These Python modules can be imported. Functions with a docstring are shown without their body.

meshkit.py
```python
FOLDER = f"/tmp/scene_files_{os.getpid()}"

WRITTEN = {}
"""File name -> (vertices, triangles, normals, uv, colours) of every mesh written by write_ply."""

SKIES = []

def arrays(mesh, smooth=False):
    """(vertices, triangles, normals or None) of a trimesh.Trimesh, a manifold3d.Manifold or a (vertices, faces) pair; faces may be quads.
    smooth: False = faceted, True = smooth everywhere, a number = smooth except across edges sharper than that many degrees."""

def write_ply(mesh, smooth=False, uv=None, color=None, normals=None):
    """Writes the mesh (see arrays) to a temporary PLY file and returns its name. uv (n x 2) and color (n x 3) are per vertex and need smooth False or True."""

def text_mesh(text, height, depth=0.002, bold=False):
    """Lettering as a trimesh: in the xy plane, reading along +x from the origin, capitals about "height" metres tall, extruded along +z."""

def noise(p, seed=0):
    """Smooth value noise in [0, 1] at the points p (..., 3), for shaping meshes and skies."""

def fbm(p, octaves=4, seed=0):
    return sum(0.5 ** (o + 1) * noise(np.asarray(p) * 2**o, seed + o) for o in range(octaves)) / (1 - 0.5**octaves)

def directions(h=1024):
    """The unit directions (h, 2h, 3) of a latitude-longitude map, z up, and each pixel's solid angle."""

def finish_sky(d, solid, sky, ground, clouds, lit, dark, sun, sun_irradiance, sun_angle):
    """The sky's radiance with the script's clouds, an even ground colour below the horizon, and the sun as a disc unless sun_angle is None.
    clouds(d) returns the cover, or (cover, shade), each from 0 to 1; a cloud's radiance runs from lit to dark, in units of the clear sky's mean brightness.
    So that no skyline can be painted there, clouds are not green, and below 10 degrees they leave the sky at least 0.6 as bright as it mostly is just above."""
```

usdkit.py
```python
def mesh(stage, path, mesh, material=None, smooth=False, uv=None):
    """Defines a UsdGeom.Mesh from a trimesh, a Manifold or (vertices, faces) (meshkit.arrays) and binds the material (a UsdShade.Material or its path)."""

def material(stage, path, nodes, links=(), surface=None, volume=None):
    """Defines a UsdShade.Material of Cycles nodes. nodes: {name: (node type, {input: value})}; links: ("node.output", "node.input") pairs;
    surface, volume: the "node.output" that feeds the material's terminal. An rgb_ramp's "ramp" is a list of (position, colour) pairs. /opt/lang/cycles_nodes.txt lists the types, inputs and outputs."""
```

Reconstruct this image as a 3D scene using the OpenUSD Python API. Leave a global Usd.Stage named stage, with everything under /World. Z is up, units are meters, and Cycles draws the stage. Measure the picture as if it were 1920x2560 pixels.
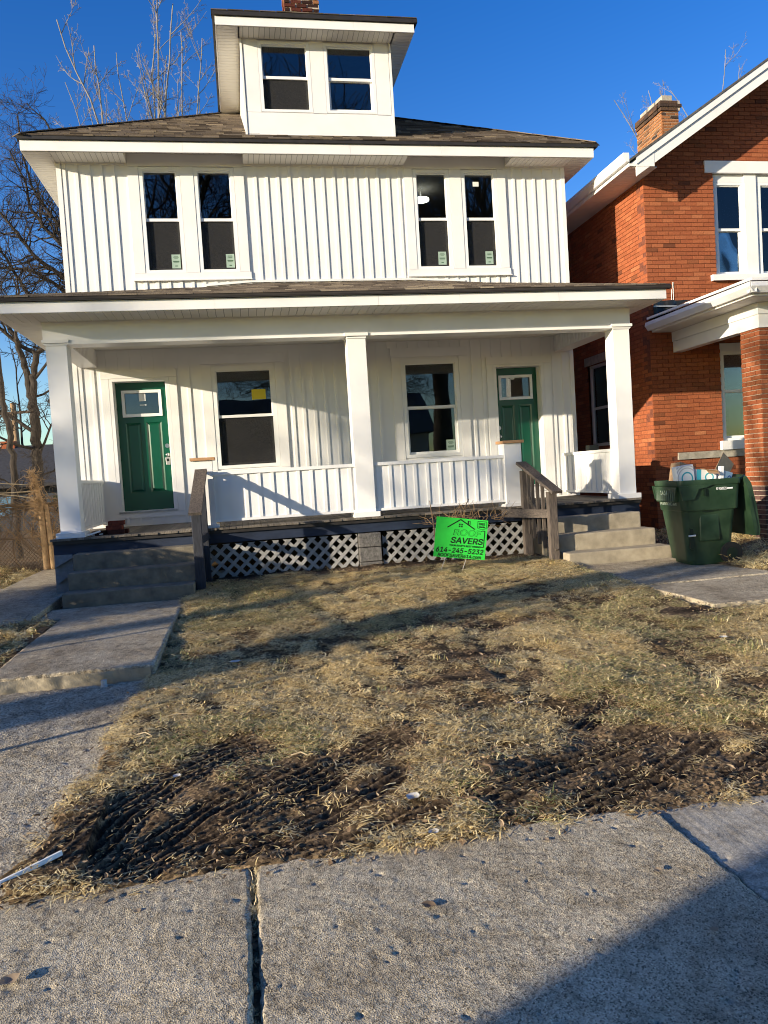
import math, random
import numpy as np, trimesh, manifold3d, usdkit, meshkit
from shapely import geometry as sg, ops as so, affinity as sa
from scipy.ndimage import gaussian_filter
from pxr import Usd, UsdGeom, UsdLux, UsdShade, Sdf, Gf, Vt

stage = Usd.Stage.CreateInMemory()
UsdGeom.SetStageUpAxis(stage, 'Z'); UsdGeom.SetStageMetersPerUnit(stage, 1.0)
stage.SetDefaultPrim(UsdGeom.Xform.Define(stage, '/World').GetPrim())
UsdGeom.Scope.Define(stage, '/World/Looks')

# ---------------------------------------------------------------- camera, sky, sun
EYE = 1.55
R = np.array([0.98183805, -0.179355, -0.06185323]); U = np.array([0.06966336, 0.0375733, 0.99686271]); F = np.array([0.17646828, 0.98306665, -0.04938537])
cam = UsdGeom.Camera.Define(stage, '/World/camera')
cam.AddTransformOp().Set(Gf.Matrix4d(*R, 0, *U, 0, *(-F), 0, 0, 0, EYE, 1))
cam.CreateHorizontalApertureAttr(24.0); cam.CreateVerticalApertureAttr(32.0); cam.CreateFocalLengthAttr(24.0 * 1930.13 / 1920)
cam.CreateFStopAttr(0.0); cam.CreateExposureAttr(0.88)
SUN = np.array([-2.2, -1.0, 0.50]); SUN /= np.linalg.norm(SUN)
sun = UsdLux.DistantLight.Define(stage, '/World/sun')
sun.CreateIntensityAttr(1.25); sun.CreateAngleAttr(0.53); sun.CreateColorAttr(Gf.Vec3f(1.0, 0.87, 0.68)); sun.CreateNormalizeAttr(True)
_x = np.cross([0, 0, 1], SUN); _x /= np.linalg.norm(_x); _y = np.cross(SUN, _x)
sun.AddTransformOp().Set(Gf.Matrix4d(*_x, 0, *_y, 0, *SUN, 0, 0, 0, 0, 1))
dome = UsdLux.DomeLight.Define(stage, '/World/sky'); dome.CreateIntensityAttr(1.0)
sky_m = usdkit.material(stage, '/World/Looks/sky_air', {
    's': ('sky_texture', {'sky_type': 'single_scattering', 'sun_disc': False, 'sun_elevation': math.asin(SUN[2]), 'sun_rotation': math.atan2(SUN[0], SUN[1]), 'altitude': 200.0, 'air_density': 1.0, 'aerosol_density': 0.35, 'ozone_density': 2.2}),
    'h': ('hsv', {'hue': 0.522, 'saturation': 1.40, 'value': 1.0, 'fac': 1.0}),
    'b': ('background_shader', {'strength': 0.128})}, [('s.color', 'h.color'), ('h.color', 'b.color')], surface='b.background')
UsdShade.MaterialBindingAPI.Apply(dome.GetPrim()).Bind(sky_m)
dome.GetPrim().SetCustomDataByKey('kind', 'structure')
dome.GetPrim().SetCustomDataByKey('label', 'clear deep blue winter sky over the houses')

# ---------------------------------------------------------------- helpers
_count, ORG = {}, {}
def numbered(parent, name):
    k = (parent, name); n = _count.get(k, 0); _count[k] = n + 1
    return f'{parent}/{name}' if n == 0 else f'{parent}/{name}_{n:03d}'
def say(prim, label=None, cat=None, group=None, kind=None):
    for k, v in (('label', label), ('category', cat), ('group', group), ('kind', kind)):
        if v: prim.SetCustomDataByKey(k, v)
def thing(name, label, cat, loc=(0, 0, 0), rz=0.0, group=None, kind=None):
    p = numbered('/World', name); x = UsdGeom.Xform.Define(stage, p)
    x.AddTranslateOp().Set(Gf.Vec3d(*map(float, loc)))
    if rz: x.AddRotateZOp().Set(float(rz))
    ORG[p] = np.array(loc, float) if not rz else np.zeros(3)
    say(x.GetPrim(), label, cat, group, kind); return p
def copy_of(src, name, label, loc, rz, group=None, scale=1.0):
    p = numbered('/World', name); x = UsdGeom.Xform.Define(stage, p)
    x.GetPrim().GetReferences().AddInternalReference(src)
    x.ClearXformOpOrder()
    x.AddTranslateOp(opSuffix='c').Set(Gf.Vec3d(*map(float, loc))); x.AddRotateZOp(opSuffix='c').Set(float(rz)); x.AddScaleOp(opSuffix='c').Set(Gf.Vec3f(scale, scale, scale))
    x.GetPrim().SetInstanceable(True); say(x.GetPrim(), label, None, group); return p

class MB:
    def __init__(s): s.v, s.f, s.t, s.n = [], [], [], 0
    def add(s, v, f, t=0.5):
        v = np.asarray(v, float); f = np.asarray(f, int)
        if f.shape[1] == 4: f = np.vstack([f[:, [0, 1, 2]], f[:, [0, 2, 3]]])
        s.v.append(v); s.f.append(f + s.n); s.t.append(np.broadcast_to(t, len(v)).astype(float)); s.n += len(v); return s
    def box(s, x0, x1, y0, y1, z0, z1, t=0.5, M=None):
        v = np.array([[x, y, z] for x in (x0, x1) for y in (y0, y1) for z in (z0, z1)], float)
        if M is not None: v = v @ M[:3, :3].T + M[:3, 3]
        return s.add(v, BOXF, t)
    def bar(s, a, b, w, h, t=0.5, up=(0, 0, 1)):
        a, b = np.array(a, float), np.array(b, float); d = b - a; L = np.linalg.norm(d); d /= L
        sx = np.cross(d, up); sx /= np.linalg.norm(sx) + 1e-9; u = np.cross(sx, d)
        M = np.eye(4); M[:3, 0] = sx; M[:3, 1] = d; M[:3, 2] = u; M[:3, 3] = a
        return s.box(-w / 2, w / 2, 0, L, -h / 2, h / 2, t, M)
    def tube(s, pts, r, sides=6, t=0.5, cap=True):
        v, f = tubes([np.asarray(pts, float)], [np.broadcast_to(np.asarray(r, float), (len(pts),))], sides)
        return s.add(v, f, t)
    def mesh(s, m, t=0.5):
        v, f, _ = meshkit.arrays(m); return s.add(v, f, t)
    def get(s): return np.vstack(s.v), np.vstack(s.f), np.concatenate(s.t)
BOXF = np.array([[0, 1, 3, 2], [4, 6, 7, 5], [0, 4, 5, 1], [2, 3, 7, 6], [0, 2, 6, 4], [1, 5, 7, 3]])
def tubes(polys, radii, sides):
    """tapered tubes along polylines (all of them), as one mesh"""
    V, Fc, off = [], [], 0
    by = {}
    for p, r in zip(polys, radii): by.setdefault(len(p), []).append((p, r))
    for n, lst in by.items():
        P = np.stack([a for a, _ in lst]); Rr = np.stack([np.asarray(b) for _, b in lst])
        T = np.gradient(P, axis=1); T /= np.linalg.norm(T, axis=2, keepdims=True) + 1e-12
        ref = np.where(np.abs(T[..., 2:]) < 0.9, np.array([0, 0, 1.0]), np.array([1.0, 0, 0]))
        A = np.cross(T, ref); A /= np.linalg.norm(A, axis=2, keepdims=True) + 1e-12; B = np.cross(T, A)
        an = np.arange(sides) * 2 * np.pi / sides
        v = P[:, :, None] + Rr[:, :, None, None] * (np.cos(an)[None, None, :, None] * A[:, :, None] + np.sin(an)[None, None, :, None] * B[:, :, None])
        k, i, j = np.meshgrid(np.arange(len(lst)), np.arange(n - 1), np.arange(sides), indexing='ij')
        b = k * n * sides + i * sides; j2 = (j + 1) % sides
        q = np.stack([b + j, b + j2, b + sides + j2, b + sides + j], -1).reshape(-1, 4)
        V.append(v.reshape(-1, 3)); Fc.append(q + off); off += len(lst) * n * sides
    return np.vstack(V), np.vstack(Fc)

MAT = {}
def put(path, mesh, m, smooth=False, offset=None):
    tint = None
    if isinstance(mesh, MB): v, f, tint = mesh.get()
    elif isinstance(mesh, tuple) and len(mesh) == 3: v, f, tint = mesh
    else: v, f, _ = meshkit.arrays(mesh)
    if np.shape(f)[1] == 4: f = np.vstack([f[:, [0, 1, 2]], f[:, [0, 2, 3]]])
    if offset is not None: v = v - offset
    if smooth not in (False, True): tint = None
    g = usdkit.mesh(stage, path, (v, f), MAT[m], smooth=smooth)
    if tint is not None:
        UsdGeom.PrimvarsAPI(g).CreatePrimvar('tint', Sdf.ValueTypeNames.FloatArray, 'vertex').Set(Vt.FloatArray.FromNumpy(np.asarray(tint, np.float32)))
    return g
def part(mesh, name, m, parent, label=None, smooth=False, kind=None):
    p = numbered(parent, name); root = '/'.join(parent.split('/')[:3])
    off = ORG.get(root, 0) if parent == root else (0 if UsdGeom.Mesh.Get(stage, parent) else ORG.get(root, 0))
    if parent != root: off = ORG.get(root, 0)
    g = put(p, mesh, m, smooth, off); say(g.GetPrim(), label, None, None, kind); return p
def node(name, parent, label=None):
    p = numbered(parent, name); say(UsdGeom.Xform.Define(stage, p).GetPrim(), label); return p
def solo(mesh, name, m, label, cat=None, smooth=False, group=None, kind=None):
    p = numbered('/World', name); g = put(p, mesh, m, smooth); say(g.GetPrim(), label, cat, group, kind); return p
def prism(poly, d0, d1, axis='y'):
    """shapely polygon (x,z) pushed along y from d0 to d1 (axis y), (y,z) along x (axis x) or (x,y) along z"""
    out = []
    for g in getattr(poly, 'geoms', [poly]):
        if g.is_empty or g.area < 1e-7: continue
        m = trimesh.creation.extrude_polygon(g, abs(d1 - d0), engine='earcut'); v = np.array(m.vertices); f = np.array(m.faces); lo = min(d0, d1)
        if axis == 'y': v = np.stack([v[:, 0], lo + v[:, 2], v[:, 1]], 1); f = f[:, ::-1]
        elif axis == 'x': v = np.stack([lo + v[:, 2], v[:, 0], v[:, 1]], 1)
        else: v = v + [0, 0, lo]
        out.append((v, f))
    b = MB()
    for v, f in out: b.add(v, f)
    return b
def rect(x0, x1, z0, z1): return sg.box(x0, z0, x1, z1)
def rbox(x0, x1, y0, y1, z0, z1, r=0.01, seg=2):
    """box with its edges rounded"""
    M3 = manifold3d.Manifold; s = M3.sphere(r, 8); pts = []
    return M3.batch_hull([s.translate((x, y, z)) for x in (x0 + r, x1 - r) for y in (y0 + r, y1 - r) for z in (z0 + r, z1 - r)])

def mat(name, color, rough=0.6, var=0.0, scale=6.0, bump=0.0, bscale=40.0, color2=None, tint=None, spec=0.4, metal=0.0, detail=4.0, stretch=None, translucent=0.0, bdist=0.01):
    """principled surface: colour (with noise towards color2 or +-var), or a ramp over the 'tint' primvar, plus noise bump"""
    N = {'p': ('principled_bsdf', {'roughness': rough, 'specular_ior_level': spec, 'metallic': metal}), 'tc': ('texture_coordinate', {})}
    L = []; src = 'tc.object'
    if stretch:
        N['mp'] = ('mapping', {'scale': stretch}); L.append(('tc.object', 'mp.vector')); src = 'mp.vector'
    c2 = color2 if color2 is not None else tuple(min(1, c * (1 - var)) for c in color)
    c1 = color if color2 is not None else tuple(min(1, c * (1 + var * 0.5)) for c in color)
    out = None
    if tint:
        N['at'] = ('attribute', {'attribute': 'tint'}); N['rp'] = ('rgb_ramp', {'ramp': tint}); L.append(('at.fac', 'rp.fac')); out = 'rp.color'
    if var or color2 is not None:
        N['n'] = ('noise_texture', {'scale': scale, 'detail': detail, 'roughness': 0.6}); L.append((src, 'n.vector'))
        if tint:
            N['r2'] = ('rgb_ramp', {'ramp': [(0.3, (1 - var,) * 3), (0.7, (1, 1, 1))]}); L.append(('n.fac', 'r2.fac'))
            N['mx'] = ('mix_color', {'blend_type': 'multiply', 'fac': 1.0}); L += [(out, 'mx.a'), ('r2.color', 'mx.b')]; out = 'mx.result'
        else:
            N['r2'] = ('rgb_ramp', {'ramp': [(0.32, c2), (0.68, c1)]}); L.append(('n.fac', 'r2.fac')); out = 'r2.color'
    if out: L.append((out, 'p.base_color'))
    else: N['p'][1]['base_color'] = color
    if bump:
        N['bn'] = ('noise_texture', {'scale': bscale, 'detail': 5.0, 'roughness': 0.65}); L.append((src, 'bn.vector'))
        N['b'] = ('bump', {'strength': bump, 'distance': bdist}); L += [('bn.fac', 'b.height'), ('b.normal', 'p.normal')]
    surf = 'p.BSDF'
    if translucent:
        N['tr'] = ('translucent_bsdf', {'color': color}); N['ms'] = ('mix_closure', {'fac': translucent}); L += [('p.BSDF', 'ms.closure1'), ('tr.BSDF', 'ms.closure2')]; surf = 'ms.closure'
        if out: L.append((out, 'tr.color'))
    MAT[name] = usdkit.material(stage, f'/World/Looks/{name}', N, L, surface=surf)

rng = np.random.default_rng(7)
random.seed(7)

# ---------------------------------------------------------------- materials
mat('white_vinyl', (0.80, 0.79, 0.765), 0.42, var=0.05, scale=1.3, bump=0.05, bscale=9)
mat('white_trim', (0.80, 0.79, 0.765), 0.36, var=0.06, scale=1.7, bump=0.10, bscale=2.2, bdist=0.03)
mat('window_vinyl', (0.82, 0.82, 0.80), 0.32, var=0.02)
mat('soffit_vinyl', (0.74, 0.72, 0.66), 0.5, var=0.04, scale=2)
mat('drip_edge', (0.03, 0.027, 0.025), 0.5, var=0.3, scale=9)
SH = [(0.0, (0.075, 0.060, 0.05)), (0.3, (0.14, 0.112, 0.09)), (0.55, (0.205, 0.168, 0.135)), (0.8, (0.29, 0.235, 0.175)), (1.0, (0.40, 0.33, 0.24))]
mat('shingle', (0.1, 0.1, 0.1), 0.95, var=0.45, scale=120, bump=0.5, bscale=260, tint=SH, spec=0.1)
mat('roof_felt', (0.035, 0.03, 0.027), 0.95, var=0.3)
BK = [(0.0, (0.16, 0.055, 0.028)), (0.1, (0.30, 0.100, 0.042)), (0.4, (0.345, 0.100, 0.042)), (0.7, (0.41, 0.128, 0.053)), (1.0, (0.50, 0.19, 0.085))]
mat('brick_face', (0.3, 0.1, 0.05), 0.88, var=0.32, scale=38, bump=0.45, bscale=110, tint=BK, spec=0.2)
mat('chimney_brick', (0.3, 0.1, 0.05), 0.9, var=0.4, scale=30, bump=0.5, bscale=90, tint=[(0, (0.06, 0.042, 0.034)), (0.25, (0.13, 0.075, 0.045)), (0.5, (0.38, 0.16, 0.066)), (1, (0.50, 0.24, 0.10))], spec=0.15)
mat('old_brick', (0.3, 0.1, 0.05), 0.9, var=0.45, scale=30, bump=0.6, bscale=80, tint=[(0, (0.035, 0.018, 0.014)), (0.5, (0.16, 0.04, 0.025)), (0.75, (0.36, 0.16, 0.07)), (1, (0.62, 0.58, 0.5))], spec=0.15)
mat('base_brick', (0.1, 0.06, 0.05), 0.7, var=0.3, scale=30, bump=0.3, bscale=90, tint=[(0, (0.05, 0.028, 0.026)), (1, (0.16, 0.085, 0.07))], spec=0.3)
mat('red_mortar', (0.17, 0.055, 0.03), 0.95, var=0.4, scale=25, bump=0.4, bscale=150)
mat('pale_mortar', (0.50, 0.42, 0.33), 0.95, var=0.35, scale=25, bump=0.4, bscale=150)
mat('limestone', (0.42, 0.38, 0.30), 0.85, var=0.4, scale=7, bump=0.3, bscale=50)
mat('door_green', (0.003, 0.074, 0.040), 0.28, var=0.08, scale=4, spec=0.5)
mat('navy_board', (0.022, 0.032, 0.058), 0.55, var=0.4, scale=6, bump=0.2, bscale=30, stretch=(0.3, 1, 1))
mat('porch_board', (0.17, 0.145, 0.115), 0.8, tint=[(0, (0.10, 0.085, 0.068)), (1, (0.26, 0.22, 0.17))], var=0.45, scale=14, bump=0.4, bscale=40, stretch=(5, 0.6, 1))
mat('grey_wood', (0.15, 0.12, 0.095), 0.85, color2=(0.055, 0.045, 0.038), scale=9, bump=0.6, bscale=22, stretch=(6, 0.9, 6), detail=7)
mat('grey_wood_upright', (0.15, 0.12, 0.095), 0.85, color2=(0.06, 0.048, 0.04), scale=9, bump=0.6, bscale=22, stretch=(6, 6, 0.9), detail=7)
mat('shaded_post', (0.030, 0.034, 0.045), 0.7, color2=(0.016, 0.017, 0.022), scale=9, bump=0.4, bscale=22, stretch=(6, 6, 0.9))  # left handrail posts and lower rail, their shade put into the colour
mat('new_wood', (0.50, 0.29, 0.14), 0.7, color2=(0.38, 0.20, 0.09), scale=9, stretch=(1, 6, 8), bump=0.2, bscale=20)
mat('lattice_paint', (0.46, 0.45, 0.42), 0.7, tint=[(0, (0.24, 0.235, 0.22)), (1, (0.40, 0.39, 0.36))], var=0.3, scale=18, bump=0.2, bscale=60)  # slat greys lowered, putting the shade on the lattice into the colour
mat('block_stone', (0.16, 0.15, 0.135), 0.95, var=0.5, scale=22, bump=0.7, bscale=45, bdist=0.02)
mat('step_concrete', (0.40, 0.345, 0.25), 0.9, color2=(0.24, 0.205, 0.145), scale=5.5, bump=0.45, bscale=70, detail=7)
mat('shaded_concrete', (0.24, 0.205, 0.145), 0.9, color2=(0.12, 0.105, 0.078), scale=6.5, bump=0.45, bscale=70, detail=8)  # left steps only: same concrete darkened to stand for their shade
mat('bin_green', (0.008, 0.026, 0.012), 0.38, color2=(0.034, 0.068, 0.036), scale=4.0, bump=0.12, bscale=14, spec=0.45, detail=6)
mat('bin_dark', (0.006, 0.016, 0.008), 0.5, var=0.2)
mat('black_rubber', (0.012, 0.012, 0.012), 0.7)
mat('cardboard', (0.42, 0.27, 0.15), 0.8, var=0.2, scale=12, bump=0.1, bscale=60)
mat('print_white', (0.80, 0.80, 0.79), 0.45, var=0.04)
mat('print_teal', (0.05, 0.36, 0.46), 0.45)
mat('print_blue', (0.05, 0.12, 0.36), 0.45)
mat('print_grey', (0.55, 0.52, 0.52), 0.45)
mat('ink_black', (0.008, 0.010, 0.008), 0.5)
mat('worn_ink', (0.50, 0.56, 0.48), 0.6, color2=(0.10, 0.16, 0.10), scale=60)
mat('sign_green', (0.04, 0.66, 0.065), 0.4, var=0.06, scale=9)
mat('ink_darkgreen', (0.003, 0.045, 0.008), 0.5)
mat('steel', (0.55, 0.55, 0.54), 0.32, metal=1.0)
mat('galvanised', (0.45, 0.45, 0.44), 0.5, metal=0.6, var=0.3)
mat('rusty_wire', (0.20, 0.125, 0.07), 0.8, color2=(0.34, 0.24, 0.14), scale=9)
mat('vine', (0.32, 0.205, 0.10), 0.85, var=0.4, scale=12)
mat('pale_vine', (0.46, 0.36, 0.22), 0.85, var=0.3, scale=12)
mat('bark', (0.062, 0.048, 0.036), 0.95, color2=(0.020, 0.016, 0.012), scale=14, bump=0.9, bscale=18, stretch=(2.2, 2.2, 0.5), bdist=0.03)
mat('twig', (0.038, 0.029, 0.022), 0.9, var=0.3, scale=6)
mat('pale_bark', (0.235, 0.215, 0.195), 0.9, var=0.4, scale=5, bump=0.3, bscale=30)
mat('pole_wood', (0.30, 0.20, 0.11), 0.9, var=0.4, scale=9, stretch=(4, 4, 0.5))
mat('grey_shingle', (0.10, 0.095, 0.09), 0.95, var=0.4, scale=11, bump=0.3, bscale=30)
mat('shaded_shingle', (0.042, 0.042, 0.044), 0.95, var=0.4, scale=11, bump=0.3, bscale=30)  # far house roof only, darkened in colour for the shade it lies in
mat('shed_wall', (0.04, 0.045, 0.055), 0.8, var=0.3, scale=3)
mat('blue_tarp', (0.10, 0.20, 0.30), 0.5, var=0.3, scale=2)
mat('plaster', (0.20, 0.19, 0.175), 0.9, var=0.1)
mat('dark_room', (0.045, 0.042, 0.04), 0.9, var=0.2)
mat('membrane', (0.014, 0.014, 0.015), 0.22, bump=0.4, bscale=5, bdist=0.05)
mat('blind', (0.36, 0.35, 0.32), 0.6)
mat('paper_green', (0.30, 0.40, 0.33), 0.6, var=0.05)
mat('paper_yellow', (0.62, 0.50, 0.03), 0.6, var=0.05)
mat('paper_white', (0.72, 0.73, 0.71), 0.6, var=0.05)
mat('old_paper', (0.55, 0.53, 0.49), 0.8, var=0.3, scale=30)
mat('dry_leaf', (0.20, 0.12, 0.06), 0.85, tint=[(0, (0.07, 0.045, 0.03)), (0.6, (0.20, 0.135, 0.08)), (1, (0.42, 0.32, 0.21))], translucent=0.25)
mat('straw', (0.4, 0.33, 0.17), 0.7, tint=[(0, (0.12, 0.075, 0.03)), (0.3, (0.42, 0.30, 0.125)), (0.6, (0.80, 0.62, 0.285)), (0.88, (0.90, 0.77, 0.45)), (0.93, (0.34, 0.33, 0.11)), (1, (0.18, 0.23, 0.07))], translucent=0.15)
mat('stick', (0.16, 0.105, 0.065), 0.9, var=0.4, scale=20)
mat('grey_plastic', (0.36, 0.38, 0.39), 0.5)
mat('white_pipe', (0.78, 0.78, 0.76), 0.4, var=0.05)
mat('asphalt', (0.05, 0.05, 0.05), 0.95, var=0.3, scale=30, bump=0.3, bscale=80)
mat('van_paint', (0.72, 0.72, 0.72), 0.3)
mat('car_glass', (0.01, 0.012, 0.014), 0.08, spec=0.6)
mat('tan_siding', (0.40, 0.35, 0.28), 0.7, var=0.1)

def concrete(name, base, dark, pits, agg=95.0):
    MAT[name] = usdkit.material(stage, f'/World/Looks/{name}', {
        'tc': ('texture_coordinate', {}), 'p': ('principled_bsdf', {'roughness': 0.93, 'specular_ior_level': 0.15}),
        'v': ('voronoi_texture', {'scale': agg, 'randomness': 1.0}), 'bw': ('rgb_to_bw', {}),
        'r': ('rgb_ramp', {'ramp': [(0.10, dark), (0.32, tuple(.6 * a_ + .4 * b_ for a_, b_ in zip(base, dark))), (0.5, base), (0.8, tuple(c * 1.18 for c in base)), (0.97, tuple(min(.8, c * 1.55) for c in base))]}),
        'n': ('noise_texture', {'scale': 1.6, 'detail': 6.0, 'roughness': 0.65}), 'r2': ('rgb_ramp', {'ramp': [(0.30, (0.56, 0.53, 0.50)), (0.50, (0.86, 0.85, 0.83)), (0.66, (1, 1, 1))]}),
        'm': ('mix_color', {'blend_type': 'multiply', 'fac': 1.0}), 'n3': ('noise_texture', {'scale': 9.0, 'detail': 8.0, 'roughness': 0.75}), 'r3': ('rgb_ramp', {'ramp': [(0.36, (0.62, 0.60, 0.57)), (0.52, (1, 1, 1))]}), 'm3': ('mix_color', {'blend_type': 'multiply', 'fac': 1.0}),
        'n2': ('noise_texture', {'scale': agg * 1.6, 'detail': 4.0, 'roughness': 0.7}),
        'mm': ('math', {'math_type': 'add'}), 'b': ('bump', {'strength': pits, 'distance': 0.006})},
        [('tc.object', 'v.vector'), ('v.color', 'bw.color'), ('bw.val', 'r.fac'), ('tc.object', 'n.vector'), ('n.fac', 'r2.fac'), ('r.color', 'm.a'), ('r2.color', 'm.b'), ('tc.object', 'n3.vector'), ('n3.fac', 'r3.fac'), ('m.result', 'm3.a'), ('r3.color', 'm3.b'), ('m3.result', 'p.base_color'),
         ('tc.object', 'n2.vector'), ('v.distance', 'mm.value1'), ('n2.fac', 'mm.value2'), ('mm.value', 'b.height'), ('b.normal', 'p.normal')], surface='p.BSDF')
concrete('aggregate', (0.57, 0.495, 0.36), (0.16, 0.135, 0.095), 0.6, 185.0)
concrete('aggregate_old', (0.52, 0.46, 0.345), (0.15, 0.12, 0.085), 0.9, 95.0)
concrete('walk_concrete', (0.50, 0.43, 0.31), (0.20, 0.165, 0.115), 0.6, 120.0)
concrete('broom_concrete', (0.50, 0.455, 0.365), (0.34, 0.305, 0.245), 0.2, 160.0)
# soil: dark churned mud and painted groove shade where 'tint' is high, brown thatch elsewhere
MAT['soil'] = usdkit.material(stage, '/World/Looks/soil', {
    'tc': ('texture_coordinate', {}), 'p': ('principled_bsdf', {'roughness': 0.95, 'specular_ior_level': 0.1}),
    'v': ('voronoi_texture', {'scale': 70.0}), 'bw': ('rgb_to_bw', {}), 'r': ('rgb_ramp', {'ramp': [(0.15, (0.40, 0.38, 0.36)), (0.55, (1.0, 0.98, 0.95)), (0.9, (2.2, 2.1, 1.9))]}),
    'a': ('attribute', {'attribute': 'tint'}), 'rt': ('rgb_ramp', {'ramp': [(0.0, (0.105, 0.074, 0.040)), (0.40, (0.155, 0.112, 0.068)), (0.68, (0.070, 0.050, 0.032)), (1.0, (0.024, 0.017, 0.011))]}),
    'm': ('mix_color', {'blend_type': 'multiply', 'fac': 1.0}), 'n2': ('noise_texture', {'scale': 70.0, 'detail': 6.0, 'roughness': 0.7}), 'b': ('bump', {'strength': 0.8, 'distance': 0.010})},
    [('tc.object', 'v.vector'), ('v.color', 'bw.color'), ('bw.val', 'r.fac'), ('a.fac', 'rt.fac'), ('rt.color', 'm.a'), ('r.color', 'm.b'), ('m.result', 'p.base_color'),
     ('tc.object', 'n2.vector'), ('n2.fac', 'b.height'), ('b.normal', 'p.normal')], surface='p.BSDF')
MAT['glass'] = usdkit.material(stage, '/World/Looks/glass', {
    't': ('transparent_bsdf', {'color': (0.78, 0.82, 0.80)}), 'g': ('glossy_bsdf', {'color': (0.95, 0.97, 1.0), 'roughness': 0.01}), 'f': ('fresnel', {'IOR': 1.68}), 'm': ('mix_closure', {}),
    'tc': ('texture_coordinate', {}), 'n': ('noise_texture', {'scale': 1.4, 'detail': 1.0}), 'b': ('bump', {'strength': 0.04, 'distance': 0.05})},
    [('tc.object', 'n.vector'), ('n.fac', 'b.height'), ('b.normal', 'g.normal'), ('f.fac', 'm.fac'), ('t.BSDF', 'm.closure1'), ('g.BSDF', 'm.closure2')], surface='m.closure')
MAT['insect_screen'] = usdkit.material(stage, '/World/Looks/insect_screen', {
    't': ('transparent_bsdf', {'color': (1, 1, 1)}), 'd': ('diffuse_bsdf', {}), 'm': ('mix_closure', {'fac': 0.70}), 'tc': ('texture_coordinate', {}), 'n': ('noise_texture', {'scale': 45.0, 'detail': 5.0, 'roughness': 0.8}), 'r': ('rgb_ramp', {'ramp': [(0.35, (0.024, 0.024, 0.026)), (0.7, (0.044, 0.043, 0.043))]})},
    [('tc.object', 'n.vector'), ('n.fac', 'r.fac'), ('r.color', 'd.color'), ('t.BSDF', 'm.closure1'), ('d.BSDF', 'm.closure2')], surface='m.closure')
MAT['lamp_glow'] = usdkit.material(stage, '/World/Looks/lamp_glow', {'e': ('emission', {'color': (1.0, 0.95, 0.85), 'strength': 3.0})}, [], surface='e.emission')

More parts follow.
